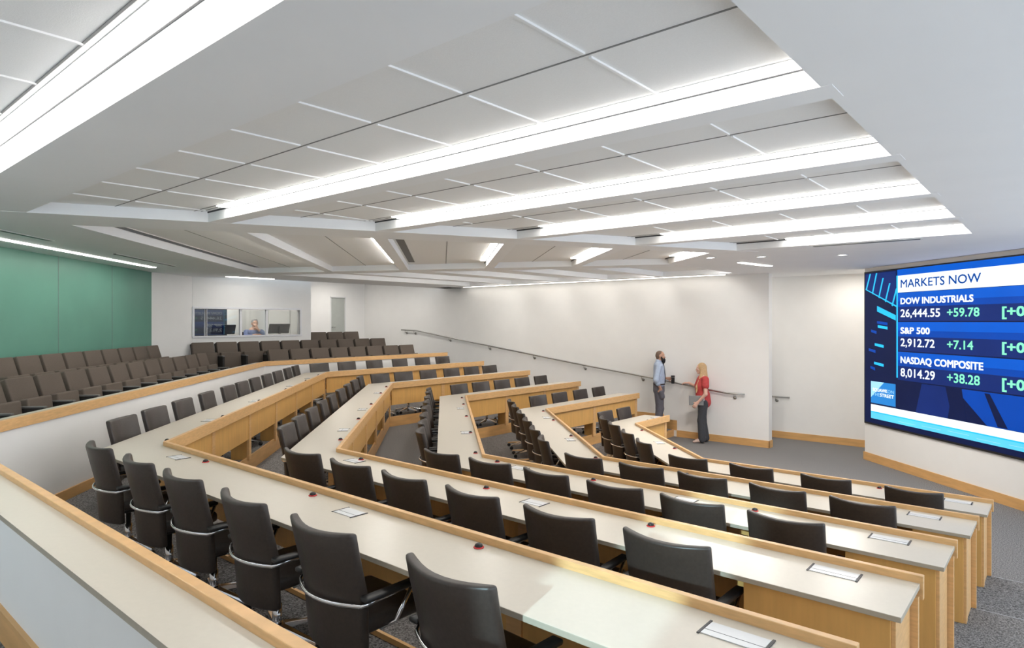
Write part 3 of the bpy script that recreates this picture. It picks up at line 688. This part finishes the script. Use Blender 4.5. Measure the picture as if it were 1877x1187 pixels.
def zat(b):
    for (b1, z1), (b0, z0) in zip(hz, hz[1:]):
        if b0 <= b <= b1: return z0+(z1-z0)*(b-b0)/(b1-b0)
    return 1.17
rail([(*W(b, 14.57), z) for b, z in hz], [(*W(b, 14.57), zat(b)) for b in (17.3, 16.85, 15.13, 13.39, 11.64, 9.88, 8.12, 5.75)], 'long steel handrail sloping down the far white wall', None)
rail([(*W(5.9, 16.06), 1.0), (*W(4.98, 16.06), 1.0)], [(*W(5.3, 16.06), 1.0)], 'short steel handrail in the alcove left of the video wall', None)
# ================================================================== CONTROL BOOTH
win = empty('window_1', (*W(15.9, (wc0+wc1)/2), wz0), math.atan2(C.y, C.x)); struct(win, 'wide white sliding window of the control booth', 'window')
hw = (wc1-wc0)/2; hh = wz1-wz0
f = MB(); f.box(-hw-.05, hw+.05, -.03, .13, hh-.0, hh+.05); f.box(-hw-.05, hw+.05, -.04, .13, -.04, .0); f.box(-hw-.05, -hw, -.03, .13, 0, hh); f.box(hw, hw+.05, -.03, .13, 0, hh); f.build('window_frame', M['frame'], win, bevel=.004)
def wx(u):      # distance along the window of a point seen at picture column u
    r = (u-938.5)/1183; y = 15.9/(B.x*r+B.y); return C.x*r*y+C.y*y-(wc0+wc1)/2
xs = [wx(u) for u in (357.5, 378.2, 442.5, 490, 547)]
for k in range(4):
    x0, x1 = xs[k], xs[k+1]
    if k == 0: x0 = -hw
    if k == 3: x1 = hw
    y = .03+.02*(k % 2)
    MB().box(x0+.02, x1-.02, y, y+.006, .02, hh-.02).build('window_pane', M['glass'], win)
    if k: MB().box(x0-.03, x0+.03, .02, .075, 0, hh).build('window_mullion', M['frame'], win, bevel=.003)
f = MB(); f.box(xs[1]-.012, xs[1]+.006, .0, .02, -.03, hh); f.build('sash_gasket', M['black'], win)
# desk inside
bd = empty('booth_counter', (*W(16.35, 7.95), 1.6), math.atan2(C.y, C.x), 'white counter behind the control booth window', 'counter')
MB().box(-1.6, 1.6, -.28, .18, .80, .84).build('countertop', M['frame'], bd); MB().box(-1.6, -1.55, -.26, .15, 0, .8).build('support', M['frame'], bd); MB().box(1.5, 1.55, -.26, .15, 0, .8).build('support', M['frame'], bd)
def monitor(u, wd, ht, tilt, label, rz=0):
    r = (u-938.5)/1183; y = 16.45/(B.x*r+B.y); p = Vector((r*y, y))
    t = empty('computer_monitor', (p.x, p.y, 2.44), math.atan2(C.y, C.x)+rz, label, 'monitor', 'booth monitors')
    T = Matrix.Translation((0, 0, .05)) @ Matrix.Rotation(math.radians(tilt), 4, 'X')
    MB().box(-wd/2, wd/2, -.0, .03, 0, ht, T=T).build('case', M['black'], t, bevel=.008)
    MB().box(-wd/2+.02, wd/2-.02, .030, .032, .02, ht-.02, T=T).build('display', M['strip'], t)
    MB().box(-.11, .11, -.07, .11, 0, .012).build('stand_base', M['black'], t, bevel=.004); MB().box(-.03, .03, -.04, -.012, .0, .22, T=T).build('stand_neck', M['black'], t)
    MB().box(-.03, .03, -.003, .0, ht*.48, ht*.52, T=T).build('badge', M['steel'], t)
    return t
monitor(511, .66, .27, 14, 'black monitor seen from behind at the right of the booth window', .12)
monitor(409, .66, .25, 14, 'black monitor seen from behind at the left of the booth window', .12)
# ================================================================== PEOPLE
def sdf_mesh(prims, h, k=.02, lo=None, hi=None):
    """prims: (a, b, ra, rb, scale, mat) rounded cones blended together; returns verts, quads, material per quad"""
    P = []
    for pr in prims:
        a, b, ra, rb = np.array(pr[0], float), np.array(pr[1], float), pr[2], pr[3]
        s = np.array(pr[4] if len(pr) > 4 and pr[4] is not None else (1, 1, 1), float); mi = pr[5] if len(pr) > 5 else 0
        P.append((a, b, ra, rb, s, mi))
    mn = np.min([np.minimum(a-ra*s, b-rb*s) for a, b, ra, rb, s, _ in P], 0)-3*h
    mx = np.max([np.maximum(a+ra*s, b+rb*s) for a, b, ra, rb, s, _ in P], 0)+3*h
    n = np.ceil((mx-mn)/h).astype(int)+1
    F = np.full(n, 9.0, np.float32); ID = np.zeros(n, np.int8); BEST = np.full(n, 9.0, np.float32)
    ax = [mn[i]+h*np.arange(n[i]) for i in range(3)]
    for a, b, ra, rb, s, mi in P:
        m = max(k*1.6, 4*h); l = np.minimum(a-ra*s, b-rb*s)-m; u = np.maximum(a+ra*s, b+rb*s)+m
        i0 = np.clip(np.floor((l-mn)/h).astype(int), 0, n-1); i1 = np.clip(np.ceil((u-mn)/h).astype(int)+1, 1, n)
        sl = tuple(slice(i0[i], i1[i]) for i in range(3))
        X, Y, Z = np.meshgrid(ax[0][sl[0]], ax[1][sl[1]], ax[2][sl[2]], indexing='ij')
        px, py, pz = (X-a[0])/s[0], (Y-a[1])/s[1], (Z-a[2])/s[2]; d = (b-a)/s; L = d @ d
        t = np.clip((px*d[0]+py*d[1]+pz*d[2])/L, 0, 1) if L > 1e-9 else np.zeros_like(px)
        D = (np.sqrt((px-d[0]*t)**2+(py-d[1]*t)**2+(pz-d[2]*t)**2)-(ra+(rb-ra)*t))*min(s)
        f = F[sl]; hh = np.clip(.5+.5*(f-D)/k, 0, 1); F[sl] = f*(1-hh)+D*hh-k*hh*(1-hh)
        bst = BEST[sl]; w = D < bst; ID[sl] = np.where(w, mi, ID[sl]); BEST[sl] = np.where(w, D, bst)
    S = F < 0
    c = S[:-1, :-1, :-1].astype(np.int8)
    cnt = sum(S[i:n[0]-1+i, j:n[1]-1+j, l:n[2]-1+l].astype(np.int8) for i in (0, 1) for j in (0, 1) for l in (0, 1))
    act = (cnt > 0) & (cnt < 8); idx = -np.ones(act.shape, int); cells = np.argwhere(act); idx[act] = np.arange(len(cells))
    acc = np.zeros((len(cells), 3)); num = np.zeros(len(cells)); ci, cj, cl = cells.T
    cor = [(i, j, l) for i in (0, 1) for j in (0, 1) for l in (0, 1)]
    for p in cor:
        for axx in range(3):
            if p[axx]: continue
            q = list(p); q[axx] = 1
            f0 = F[ci+p[0], cj+p[1], cl+p[2]]; f1 = F[ci+q[0], cj+q[1], cl+q[2]]; cr = (f0 < 0) != (f1 < 0)
            t = np.where(cr, f0/np.where(cr, f0-f1, 1), 0); pos = np.array(p, float)[None, :].repeat(len(cells), 0); pos[:, axx] += t
            acc += pos*cr[:, None]; num += cr
    V_ = mn+h*(cells+acc/num[:, None]); quads = []; mats = []
    for axx in range(3):
        o1, o2 = [(1, 2), (2, 0), (0, 1)][axx]
        sl0 = [slice(None)]*3; sl1 = [slice(None)]*3; sl0[axx] = slice(0, -1); sl1[axx] = slice(1, None)
        E0, E1 = S[tuple(sl0)], S[tuple(sl1)]
        e = np.argwhere(E0 != E1); e = e[(e[:, o1] > 0) & (e[:, o2] > 0) & (e[:, o1] < n[o1]-1) & (e[:, o2] < n[o2]-1)]
        e1 = np.zeros(3, int); e1[o1] = 1; e2 = np.zeros(3, int); e2[o2] = 1
        g = lambda q: idx[q[:, 0], q[:, 1], q[:, 2]]
        qd = np.stack([g(e-e1-e2), g(e-e2), g(e), g(e-e1)], 1); fl = E1[tuple(e.T)]
        qd[fl] = qd[fl][:, ::-1]; quads.append(qd); mats.append(ID[tuple(e.T)])
    qd = np.concatenate(quads); ms = np.concatenate(mats); ok = (qd >= 0).all(1)
    return V_.tolist(), qd[ok].tolist(), ms[ok].tolist()
def sdf(name, prims, mats, parent, h=.008, k=.02):
    v, f, m = sdf_mesh(prims, h, k); b = MB(); b.v = [tuple(p) for p in v]; b.f = f; b.m = m
    return b.build(name, mats, parent, smooth=True, fix=False)
skin = mat('light_skin', (.62, .36, .26), .5, noise=(.05, 30)); skin2 = mat('tan_skin', (.50, .28, .19), .5, noise=(.05, 30))
skin3 = mat('fair_skin', (.66, .40, .31), .5, noise=(.05, 30))
shirt = mat('pale_blue_shirt', (.40, .47, .60), .8, noise=(.08, 40)); trou = mat('grey_trousers', (.115, .11, .13), .85, noise=(.12, 50))
red = mat('rust_red_blouse', (.50, .055, .055), .75, noise=(.1, 25)); slate = mat('charcoal_trousers', (.05, .052, .06), .85, noise=(.12, 50))
hairb = mat('blonde_hair', (.52, .34, .17), .5, noise=(.3, 60), stretch=(3, 3, .35)); hairk = mat('black_beard', (.012, .010, .010), .7, noise=(.3, 90)); hairs = mat('shaved_brown_hair', (.16, .10, .07), .7, noise=(.2, 90))
hairg = mat('grey_hair', (.30, .29, .29), .7, noise=(.3, 60)); tie = mat('dark_tie', (.03, .04, .06), .6, noise=(.2, 80)); shoe = mat('nude_shoes', (.55, .40, .34), .4, noise=(.05, 30)); shoek = mat('dark_shoes', (.03, .02, .015), .35, noise=(.05, 30))
lip = mat('lips', (.42, .14, .12), .45, noise=(.05, 60)); eyew = mat('eye_white', (.75, .73, .70), .3, noise=(.02, 60)); eyek = mat('dark_iris', (.03, .02, .015), .2, noise=(.1, 60))
blue2 = mat('blue_shirt', (.14, .18, .34), .8, noise=(.08, 40)); belt = mat('dark_belt', (.03, .02, .02), .5, noise=(.1, 60))
def v3(*a): return np.array(a, float)
def head(c, sk=0, beard=False, female=False):
    """+x is where the face looks; c is the centre of the skull"""
    c = v3(*c); P = []
    def p(a, b, ra, rb, s=None): P.append((c+v3(*a), c+v3(*b), ra, rb, s, sk))
    p((-.012, 0, .025), (-.012, 0, .025), .098, .098, (1.0, .80, 1.02))            # skull
    p((.030, 0, -.035), (.036, 0, -.075), .066, .046, (1, .86, 1))                  # face and jaw
    p((.062, 0, -.100), (.062, 0, -.100), .022, .022, (1, 1.15, 1))                 # chin
    p((.078, 0, .012), (.100, 0, -.030), .010, .0135, (1, 1, 1))                    # nose
    p((.100, -.010, -.036), (.100, .010, -.036), .009, .009)
    p((.074, -.034, .030), (.080, .034, .030), .013, .013)                          # brow
    for s in (-1, 1):
        p((-.012, s*.080, .010), (-.018, s*.083, -.030), .018, .012, (1, .45, 1))   # ear
        p((.060, s*.036, -.028), (.060, s*.036, -.028), .022, .022)                 # cheek
    p((-.03, 0, -.05), (-.045, 0, -.16), .056, .060 if not female else .052)        # neck
    return P
def face_bits(t, c, skm):
    c = v3(*c)
    for s in (-1, 1):
        sdf('eye', [(c+v3(.076, s*.031, .006), c+v3(.076, s*.031, .006), .0115, .0115, None, 0), (c+v3(.0855, s*.0315, .006), c+v3(.0855, s*.0315, .006), .0052, .0052, None, 1)], [eyew, eyek], t, .0022, .0008)
    sdf('mouth', [(c+v3(.088, -.020, -.066), c+v3(.093, 0, -.067), .006, .007, None, 0), (c+v3(.093, 0, -.067), c+v3(.088, .020, -.066), .007, .006, None, 0)], [lip], t, .003, .004)
def hand(w, d, up, curl=.5, th=1, sk=0, L=.19):
    """w wrist, d direction of the fingers, up = back of the hand; th picks the thumb side"""
    w = v3(*w); d = v3(*d)/np.linalg.norm(d); up = v3(*up); up = up-d*(up @ d); up /= np.linalg.norm(up); sd = np.cross(up, d)*th
    P = []; pl = L*.52
    for q in (-.028, -.010, .010, .028): P.append((w+d*.01+sd*q*.7, w+d*pl+sd*q, .017, .0135, None, sk))
    for q, ln in ((.030, .078), (.010, .090), (-.011, .084), (-.031, .066)):
        a = w+d*pl+sd*q; x = d; n1 = x*math.cos(curl*.7)-up*math.sin(curl*.7); n2 = x*math.cos(curl*1.7)-up*math.sin(curl*1.7); n3 = x*math.cos(curl*2.5)-up*math.sin(curl*2.5)
        b = a+n1*ln*.45; c_ = b+n2*ln*.32; e = c_+n3*ln*.25
        P += [(a, b, .0098, .009, None, sk), (b, c_, .009, .0083, None, sk), (c_, e, .0083, .007, None, sk)]
    a = w+d*.025+sd*.030; b = a+(d*.6+sd*.65-up*.25)*.050; c_ = b+(d*.92+sd*.12-up*.35)*.038
    P += [(a, b, .0135, .0115, None, sk), (b, c_, .0115, .009, None, sk)]
    return P
# ---- standing man, facing +x in his own frame; his right side is -y
def man():
    x, y = 3.56, 15.62
    t = empty('person', (x, y, TZ[5]+.003), math.radians(-9), 'bearded man in pale blue shirt and tie standing with a tumbler, hand in pocket', 'person')
    H = 1.95; k = H/1.83
    S = lambda *a: tuple(q*k for q in a)
    hc = (.035*k, 0, 1.70*k)
    sh = {-1: v3(*S(-.02, -.205, 1.475)), 1: v3(*S(.0, .205, 1.475))}
    el = {-1: v3(*S(-.085, -.285, 1.185)), 1: v3(*S(-.05, .275, 1.20))}
    wr = {-1: v3(*S(.015, -.215, .985)), 1: v3(*S(.195, .15, 1.185))}
    body = head(hc, 0)
    body += [(S(-.01, 0, 1.40), S(-.01, 0, 1.28), .10*k, .115*k, (.85, 1.2, 1)), (S(0, 0, 1.28), S(0, 0, .98), .115*k, .12*k, (.85, 1.1, 1))]
    for s in (-1, 1):
        body += [(sh[s], el[s], .050*k, .040*k), (el[s], wr[s], .041*k, .028*k)]
        body += [(S(0, s*.09, .95), S(.015, s*.10, .52), .085*k, .058*k), (S(.015, s*.10, .52), S(-.03, s*.105, .10), .056*k, .038*k), (S(-.03, s*.105, .06), S(.11, s*.12, .035), .036*k, .03*k)]
    body += hand(wr[-1], (.22, .20, -1), (.3, -1, 0), .35, -1)
    body += hand(wr[1], (1, -.35, .02), (.3, 1, .25), .85, 1)
    sdf('body', body, [skin2], t, .0075, .018); face_bits(t, hc, skin2)
    sp = [(S(-.015, -.03, 1.475), S(-.015, .03, 1.475), .105*k, .105*k, (1.0, 1.5, .85)), (S(-.03, -.07, 1.485), S(-.03, .07, 1.485), .075*k, .075*k), (S(-.005, 0, 1.40), S(.0, 0, 1.22), .142*k, .142*k, (.86, 1.26, 1)), (S(.0, 0, 1.22), S(.0, 0, 1.055), .142*k, .138*k, (.88, 1.2, 1)),
          (S(-.03, 0, 1.50), S(-.012, 0, 1.575), .080*k, .069*k)]
    for s in (-1, 1): sp += [(sh[s], el[s], .073*k, .058*k), (el[s], el[s]*.52+wr[s]*.48, .060*k, .050*k)]
    sdf('shirt', sp, [shirt], t, .010, .028)
    tp = [(S(-.005, 0, 1.075), S(-.005, 0, .93), .135*k, .140*k, (.92, 1.2, 1))]
    for s in (-1, 1): tp += [(S(-.005, s*.085, .93), S(.015, s*.10, .52), .108*k, .083*k), (S(.015, s*.10, .52), S(-.035, s*.105, .085), .083*k, .068*k)]
    tp += [(S(.03, -.185, .90), S(.055, -.17, .80), .062*k, .062*k)]
    sdf('trousers', tp, [trou], t, .010, .03)
    MB().lathe([(.150*k, 1.055*k), (.153*k, 1.055*k), (.153*k, 1.085*k), (.150*k, 1.085*k)], 28, 0, Matrix.Diagonal((.88, 1.16, 1, 1))).build('belt', belt, t, smooth=True)
    for s in (-1, 1): sdf('shoe', [(S(-.05, s*.108, .045), S(.14, s*.122, .032), .048*k, .038*k, (1, 1, .85))], [shoek], t, .010, .02)
    c = v3(*hc)
    bd_ = [(c+v3(.055, 0, -.105), c+v3(.068, 0, -.150), .050, .034), (c+v3(.086, -.018, -.052), c+v3(.086, .018, -.052), .013, .013), (c+v3(.085, -.03, -.08), c+v3(.085, .03, -.08), .016, .016), (c+v3(.075, 0, -.10), c+v3(.075, 0, -.12), .040, .036)]
    for s in (-1, 1): bd_ += [(c+v3(.005, s*.068, -.015), c+v3(.045, s*.05, -.09), .013, .03)]
    sdf('beard', bd_, [hairk], t, .006, .02)
    sdf('hair', [(c+v3(-.024, 0, .032), c+v3(-.024, 0, .032), .0985, .0985, (1.0, .80, 1.0)), (c+v3(-.06, 0, .0), c+v3(-.05, 0, -.06), .062, .05, (1, 1.08, 1))], [hairs], t, .007, .02)
    nz = [S(.092, 0, 1.535), S(.118, 0, 1.42), S(.133, 0, 1.28), S(.135, 0, 1.10)]
    tv = []; wd_ = [.022, .030, .038, .034]
    for (px_, py_, pz_), w_ in zip(nz, wd_): tv += [(px_, -w_*k, pz_), (px_+.012, 0, pz_), (px_, w_*k, pz_), (px_-.03, 0, pz_)]
    tf = [(0, 1, 2, 3), (15, 14, 13, 12)]+[(4*i+j, 4*i+4+j, 4*i+4+(j+1) % 4, 4*i+(j+1) % 4) for i in range(3) for j in range(4)]
    MB().add(tv, tf).build('tie', tie, t, bevel=.004)
    # rolled cuffs
    for s in (-1, 1):
        m_ = el[s]*.55+wr[s]*.45; d_ = (wr[s]-el[s])/np.linalg.norm(wr[s]-el[s]); MB().tube([m_-d_*.03, m_+d_*.02], [.058*k, .054*k], 14).build('rolled_cuff', shirt, t, smooth=True)
    # tumbler in his left hand
    R = Matrix.Rotation(math.radians(-9), 4, 'Z'); g_ = R @ (Vector(wr[1])+Vector((.125, -.075, -.03)))
    u_ = empty('travel_tumbler', (x+g_.x, y+g_.y, TZ[5]+g_.z-.085), 0, 'black travel tumbler held by the bearded man', 'cup')
    MB().lathe([(.038, 0), (.040, .004), (.046, .165), (.046, .175)], 20).build('cup_body', M['black'], u_, smooth=True)
    MB().lathe([(.049, .175), (.049, .192), (.040, .197), (.01, .198)], 20).build('lid', M['strip'], u_, smooth=True)
    MB().lathe([(.0455, .150), (.0475, .150), (.0475, .158), (.0455, .158)], 20).build('metal_band', M['steel'], u_, smooth=True)
man()
def woman():
    x, y = 4.45, 15.06
    t = empty('person', (x, y, .003), math.radians(172), 'blonde woman in a rust red top with one hand on the handrail', 'person')
    H = 1.86; k = H/1.80
    S = lambda *a: tuple(q*k for q in a)
    hc = (.045*k, .0, 1.665*k)
    # she faces -x of the room; her left (+y here) is towards the viewer
    sh = {1: v3(*S(-.03, .185, 1.435)), -1: v3(*S(-.0, -.185, 1.435))}
    el = {1: v3(*S(-.02, .285, 1.12)), -1: v3(.06, -.36, 1.235)}
    wr = {1: v3(*S(.14, .225, .925)), -1: v3(.26, -.405, 1.345)}
    body = head(hc, 0, female=True)
    body += [(S(-.01, 0, 1.46), S(0, 0, 1.26), .105*k, .115*k, (.85, 1.22, 1)), (S(0, 0, 1.26), S(0, 0, .95), .115*k, .125*k, (.9, 1.15, 1))]
    for s in (-1, 1):
        body += [(sh[s], el[s], .052*k, .042*k), (el[s], wr[s], .042*k, .027*k)]
        body += [(S(0, s*.09, .93), S(.02, s*.09, .50), .09*k, .056*k), (S(.02, s*.09, .50), S(-.02, s*.09, .14), .054*k, .034*k), (S(-.02, s*.09, .12), S(.08, s*.095, .045), .034*k, .028*k), (S(.08, s*.095, .045), S(.14, s*.095, .03), .028*k, .022*k)]
    body += hand(wr[1], (.62, -.1, -.78), (.2, 1, .1), .55, -1)
    body += hand(wr[-1], (1, -.32, -.03), (.1, 0, 1), .45, -1)
    sdf('body', body, [skin3], t, .0075, .018); face_bits(t, hc, skin3)
    bp = [(S(-.02, -.03, 1.445), S(-.02, .03, 1.445), .085*k, .085*k, (.95, 1.5, .85)), (S(.01, 0, 1.38), S(.03, 0, 1.27), .135*k, .150*k, (.95, 1.16, 1)), (S(.03, 0, 1.27), S(.005, 0, 1.07), .150*k, .150*k, (.92, 1.13, 1)), (S(.0, 0, 1.07), S(-.02, 0, .93), .152*k, .158*k, (.98, 1.16, 1)),
          (S(-.06, 0, 1.05), S(-.10, 0, .90), .125*k, .10*k, (.75, 1.2, 1))]
    for s in (-1, 1): bp += [(sh[s], sh[s]*.56+el[s]*.44, .078*k, .080*k)]
    sdf('blouse', bp, [red], t, .009, .03)
    tp = [(S(-.005, 0, 1.0), S(-.01, 0, .92), .140*k, .150*k, (.95, 1.15, 1))]
    for s, dx in ((-1, -.06), (1, .045)): tp += [(S(-.005, s*.085, .92), S(.02+dx*.6, s*.092, .50), .112*k, .080*k), (S(.02+dx*.6, s*.092, .50), S(-.02+dx, s*.092, .085), .080*k, .082*k)]
    sdf('trousers', tp, [slate], t, .010, .03)
    for s, dx in ((-1, -.06), (1, .045)):
        sdf('shoe', [(S(-.05+dx, s*.092, .075), S(.06+dx, s*.095, .055), .034*k, .034*k), (S(.06+dx, s*.095, .05), S(.165+dx, s*.095, .026), .036*k, .024*k), (S(-.06+dx, s*.092, .065), S(-.065+dx, s*.092, .012), .016*k, .010*k)], [shoe], t, .007, .015)
    c = v3(*hc)
    hp = [(c+v3(-.030, 0, .030), c+v3(-.030, 0, .030), .108, .108, (1.0, .88, 1.02)), (c+v3(-.07, 0, 0), c+v3(-.085, 0, -.20), .085, .10, (.8, 1.05, 1)), (c+v3(-.085, 0, -.20), c+v3(-.08, 0, -.33), .10, .055, (.55, 1.25, 1))]
    hp += [(c+v3(-.015, .070, -.02), c+v3(-.01, .085, -.20), .040, .048, (1, .6, 1)), (c+v3(-.01, .085, -.20), c+v3(.085, .105, -.42), .048, .042, (1, .6, 1)), (c+v3(.085, .105, -.42), c+v3(.115, .105, -.55), .040, .012, (1, .6, 1))]
    hp += [(c+v3(-.02, -.070, -.02), c+v3(-.03, -.085, -.22), .036, .04, (1, .6, 1))]
    sdf('hair', hp, [hairb], t, .007, .018)
    # grey laptop carried flat against her left thigh
    R = Matrix.Rotation(math.radians(172), 4, 'Z'); g_ = R @ (Vector(wr[1])+Vector((.055, -.035, -.03)))
    l_ = empty('laptop', (x+g_.x, y+g_.y, g_.z), math.radians(172), 'closed grey laptop held at her side by the blonde woman', 'laptop')
    MB().box(-.21, .135, -.012, .0, -.035, .185).build('base', M['housing'], l_, bevel=.004)
    MB().box(-.19, .135, .001, .010, -.035, .185).build('lid', mat('grey_laptop_lid', (.22, .22, .215), .45, noise=(.03, 50)), l_, bevel=.004)
woman()
def operator():
    r = (466-938.5)/1183; y = 16.95/(B.x*r+B.y); x = r*y; z0 = 1.6
    t = empty('person', (x, y, z0), math.atan2(-y, -x)+.25, 'grey-haired man in a blue shirt seated behind the booth window, hand at chin', 'person')
    hc = (.06, 0, 1.165)
    sh = {-1: v3(-.02, -.20, .93), 1: v3(-.02, .20, .93)}; el = {-1: v3(.17, -.26, .80), 1: v3(.16, .25, .82)}; wr = {-1: v3(.30, -.04, .86), 1: v3(.19, .03, 1.02)}
    body = head(hc, 0)
    body += [(v3(-.02, 0, .96), v3(-.02, 0, .74), .115, .13, (.85, 1.25, 1)), (v3(-.02, 0, .74), v3(-.03, 0, .54), .13, .14, (.9, 1.15, 1))]
    for s in (-1, 1):
        body += [(sh[s], el[s], .05, .04), (el[s], wr[s], .041, .028), (v3(0, s*.10, .52), v3(.42, s*.12, .54), .085, .06), (v3(.42, s*.12, .54), v3(.38, s*.12, .09), .058, .04), (v3(.38, s*.12, .06), v3(.52, s*.13, .04), .036, .03)]
    body += hand(wr[1], (-.15, -.35, 1), (1, .3, .2), 1.1, 1) + hand(wr[-1], (.3, 1, .1), (0, 0, 1), .6, 1)
    sdf('body', body, [skin], t, .009, .018); face_bits(t, hc, skin)
    sp = [(v3(-.02, -.03, .93), v3(-.02, .03, .93), .10, .10, (.9, 1.5, .8)), (v3(-.01, 0, .88), v3(-.01, 0, .60), .145, .155, (.9, 1.25, 1))]
    for s in (-1, 1): sp += [(sh[s], el[s], .073, .058), (el[s], el[s]*.4+wr[s]*.6, .058, .045)]
    sdf('shirt', sp, [blue2], t, .012, .03)
    tp = [(v3(-.03, -.05, .52), v3(-.03, .05, .52), .14, .14)]
    for s in (-1, 1): tp += [(v3(0, s*.10, .52), v3(.42, s*.12, .54), .10, .075), (v3(.42, s*.12, .54), v3(.38, s*.12, .10), .075, .062)]
    sdf('trousers', tp, [slate], t, .014, .03)
    c = v3(*hc); sdf('hair', [(c+v3(-.026, 0, .036), c+v3(-.026, 0, .036), .103, .103, (1, .84, 1)), (c+v3(.03, -.02, .098), c+v3(.02, .03, .10), .028, .03), (c+v3(-.06, 0, 0), c+v3(-.055, 0, -.05), .062, .05, (1, 1.1, 1))], [hairg], t, .009, .02)
    for s in (-1, 1): sdf('shoe', [(v3(.35, s*.12, .045), v3(.53, s*.13, .032), .045, .036)], [shoek], t, .012, .02)
    d = bpy.data.objects
    ch = dup(chair); ch.location = (x-.02*math.cos(t.rotation_euler.z), y, z0+.004); ch.rotation_euler.z = t.rotation_euler.z-math.pi/2
    tag(ch, 'dark leather swivel chair under the man inside the control booth', 'chair', 'booth chairs')
operator()
bpy.context.view_layer.update()
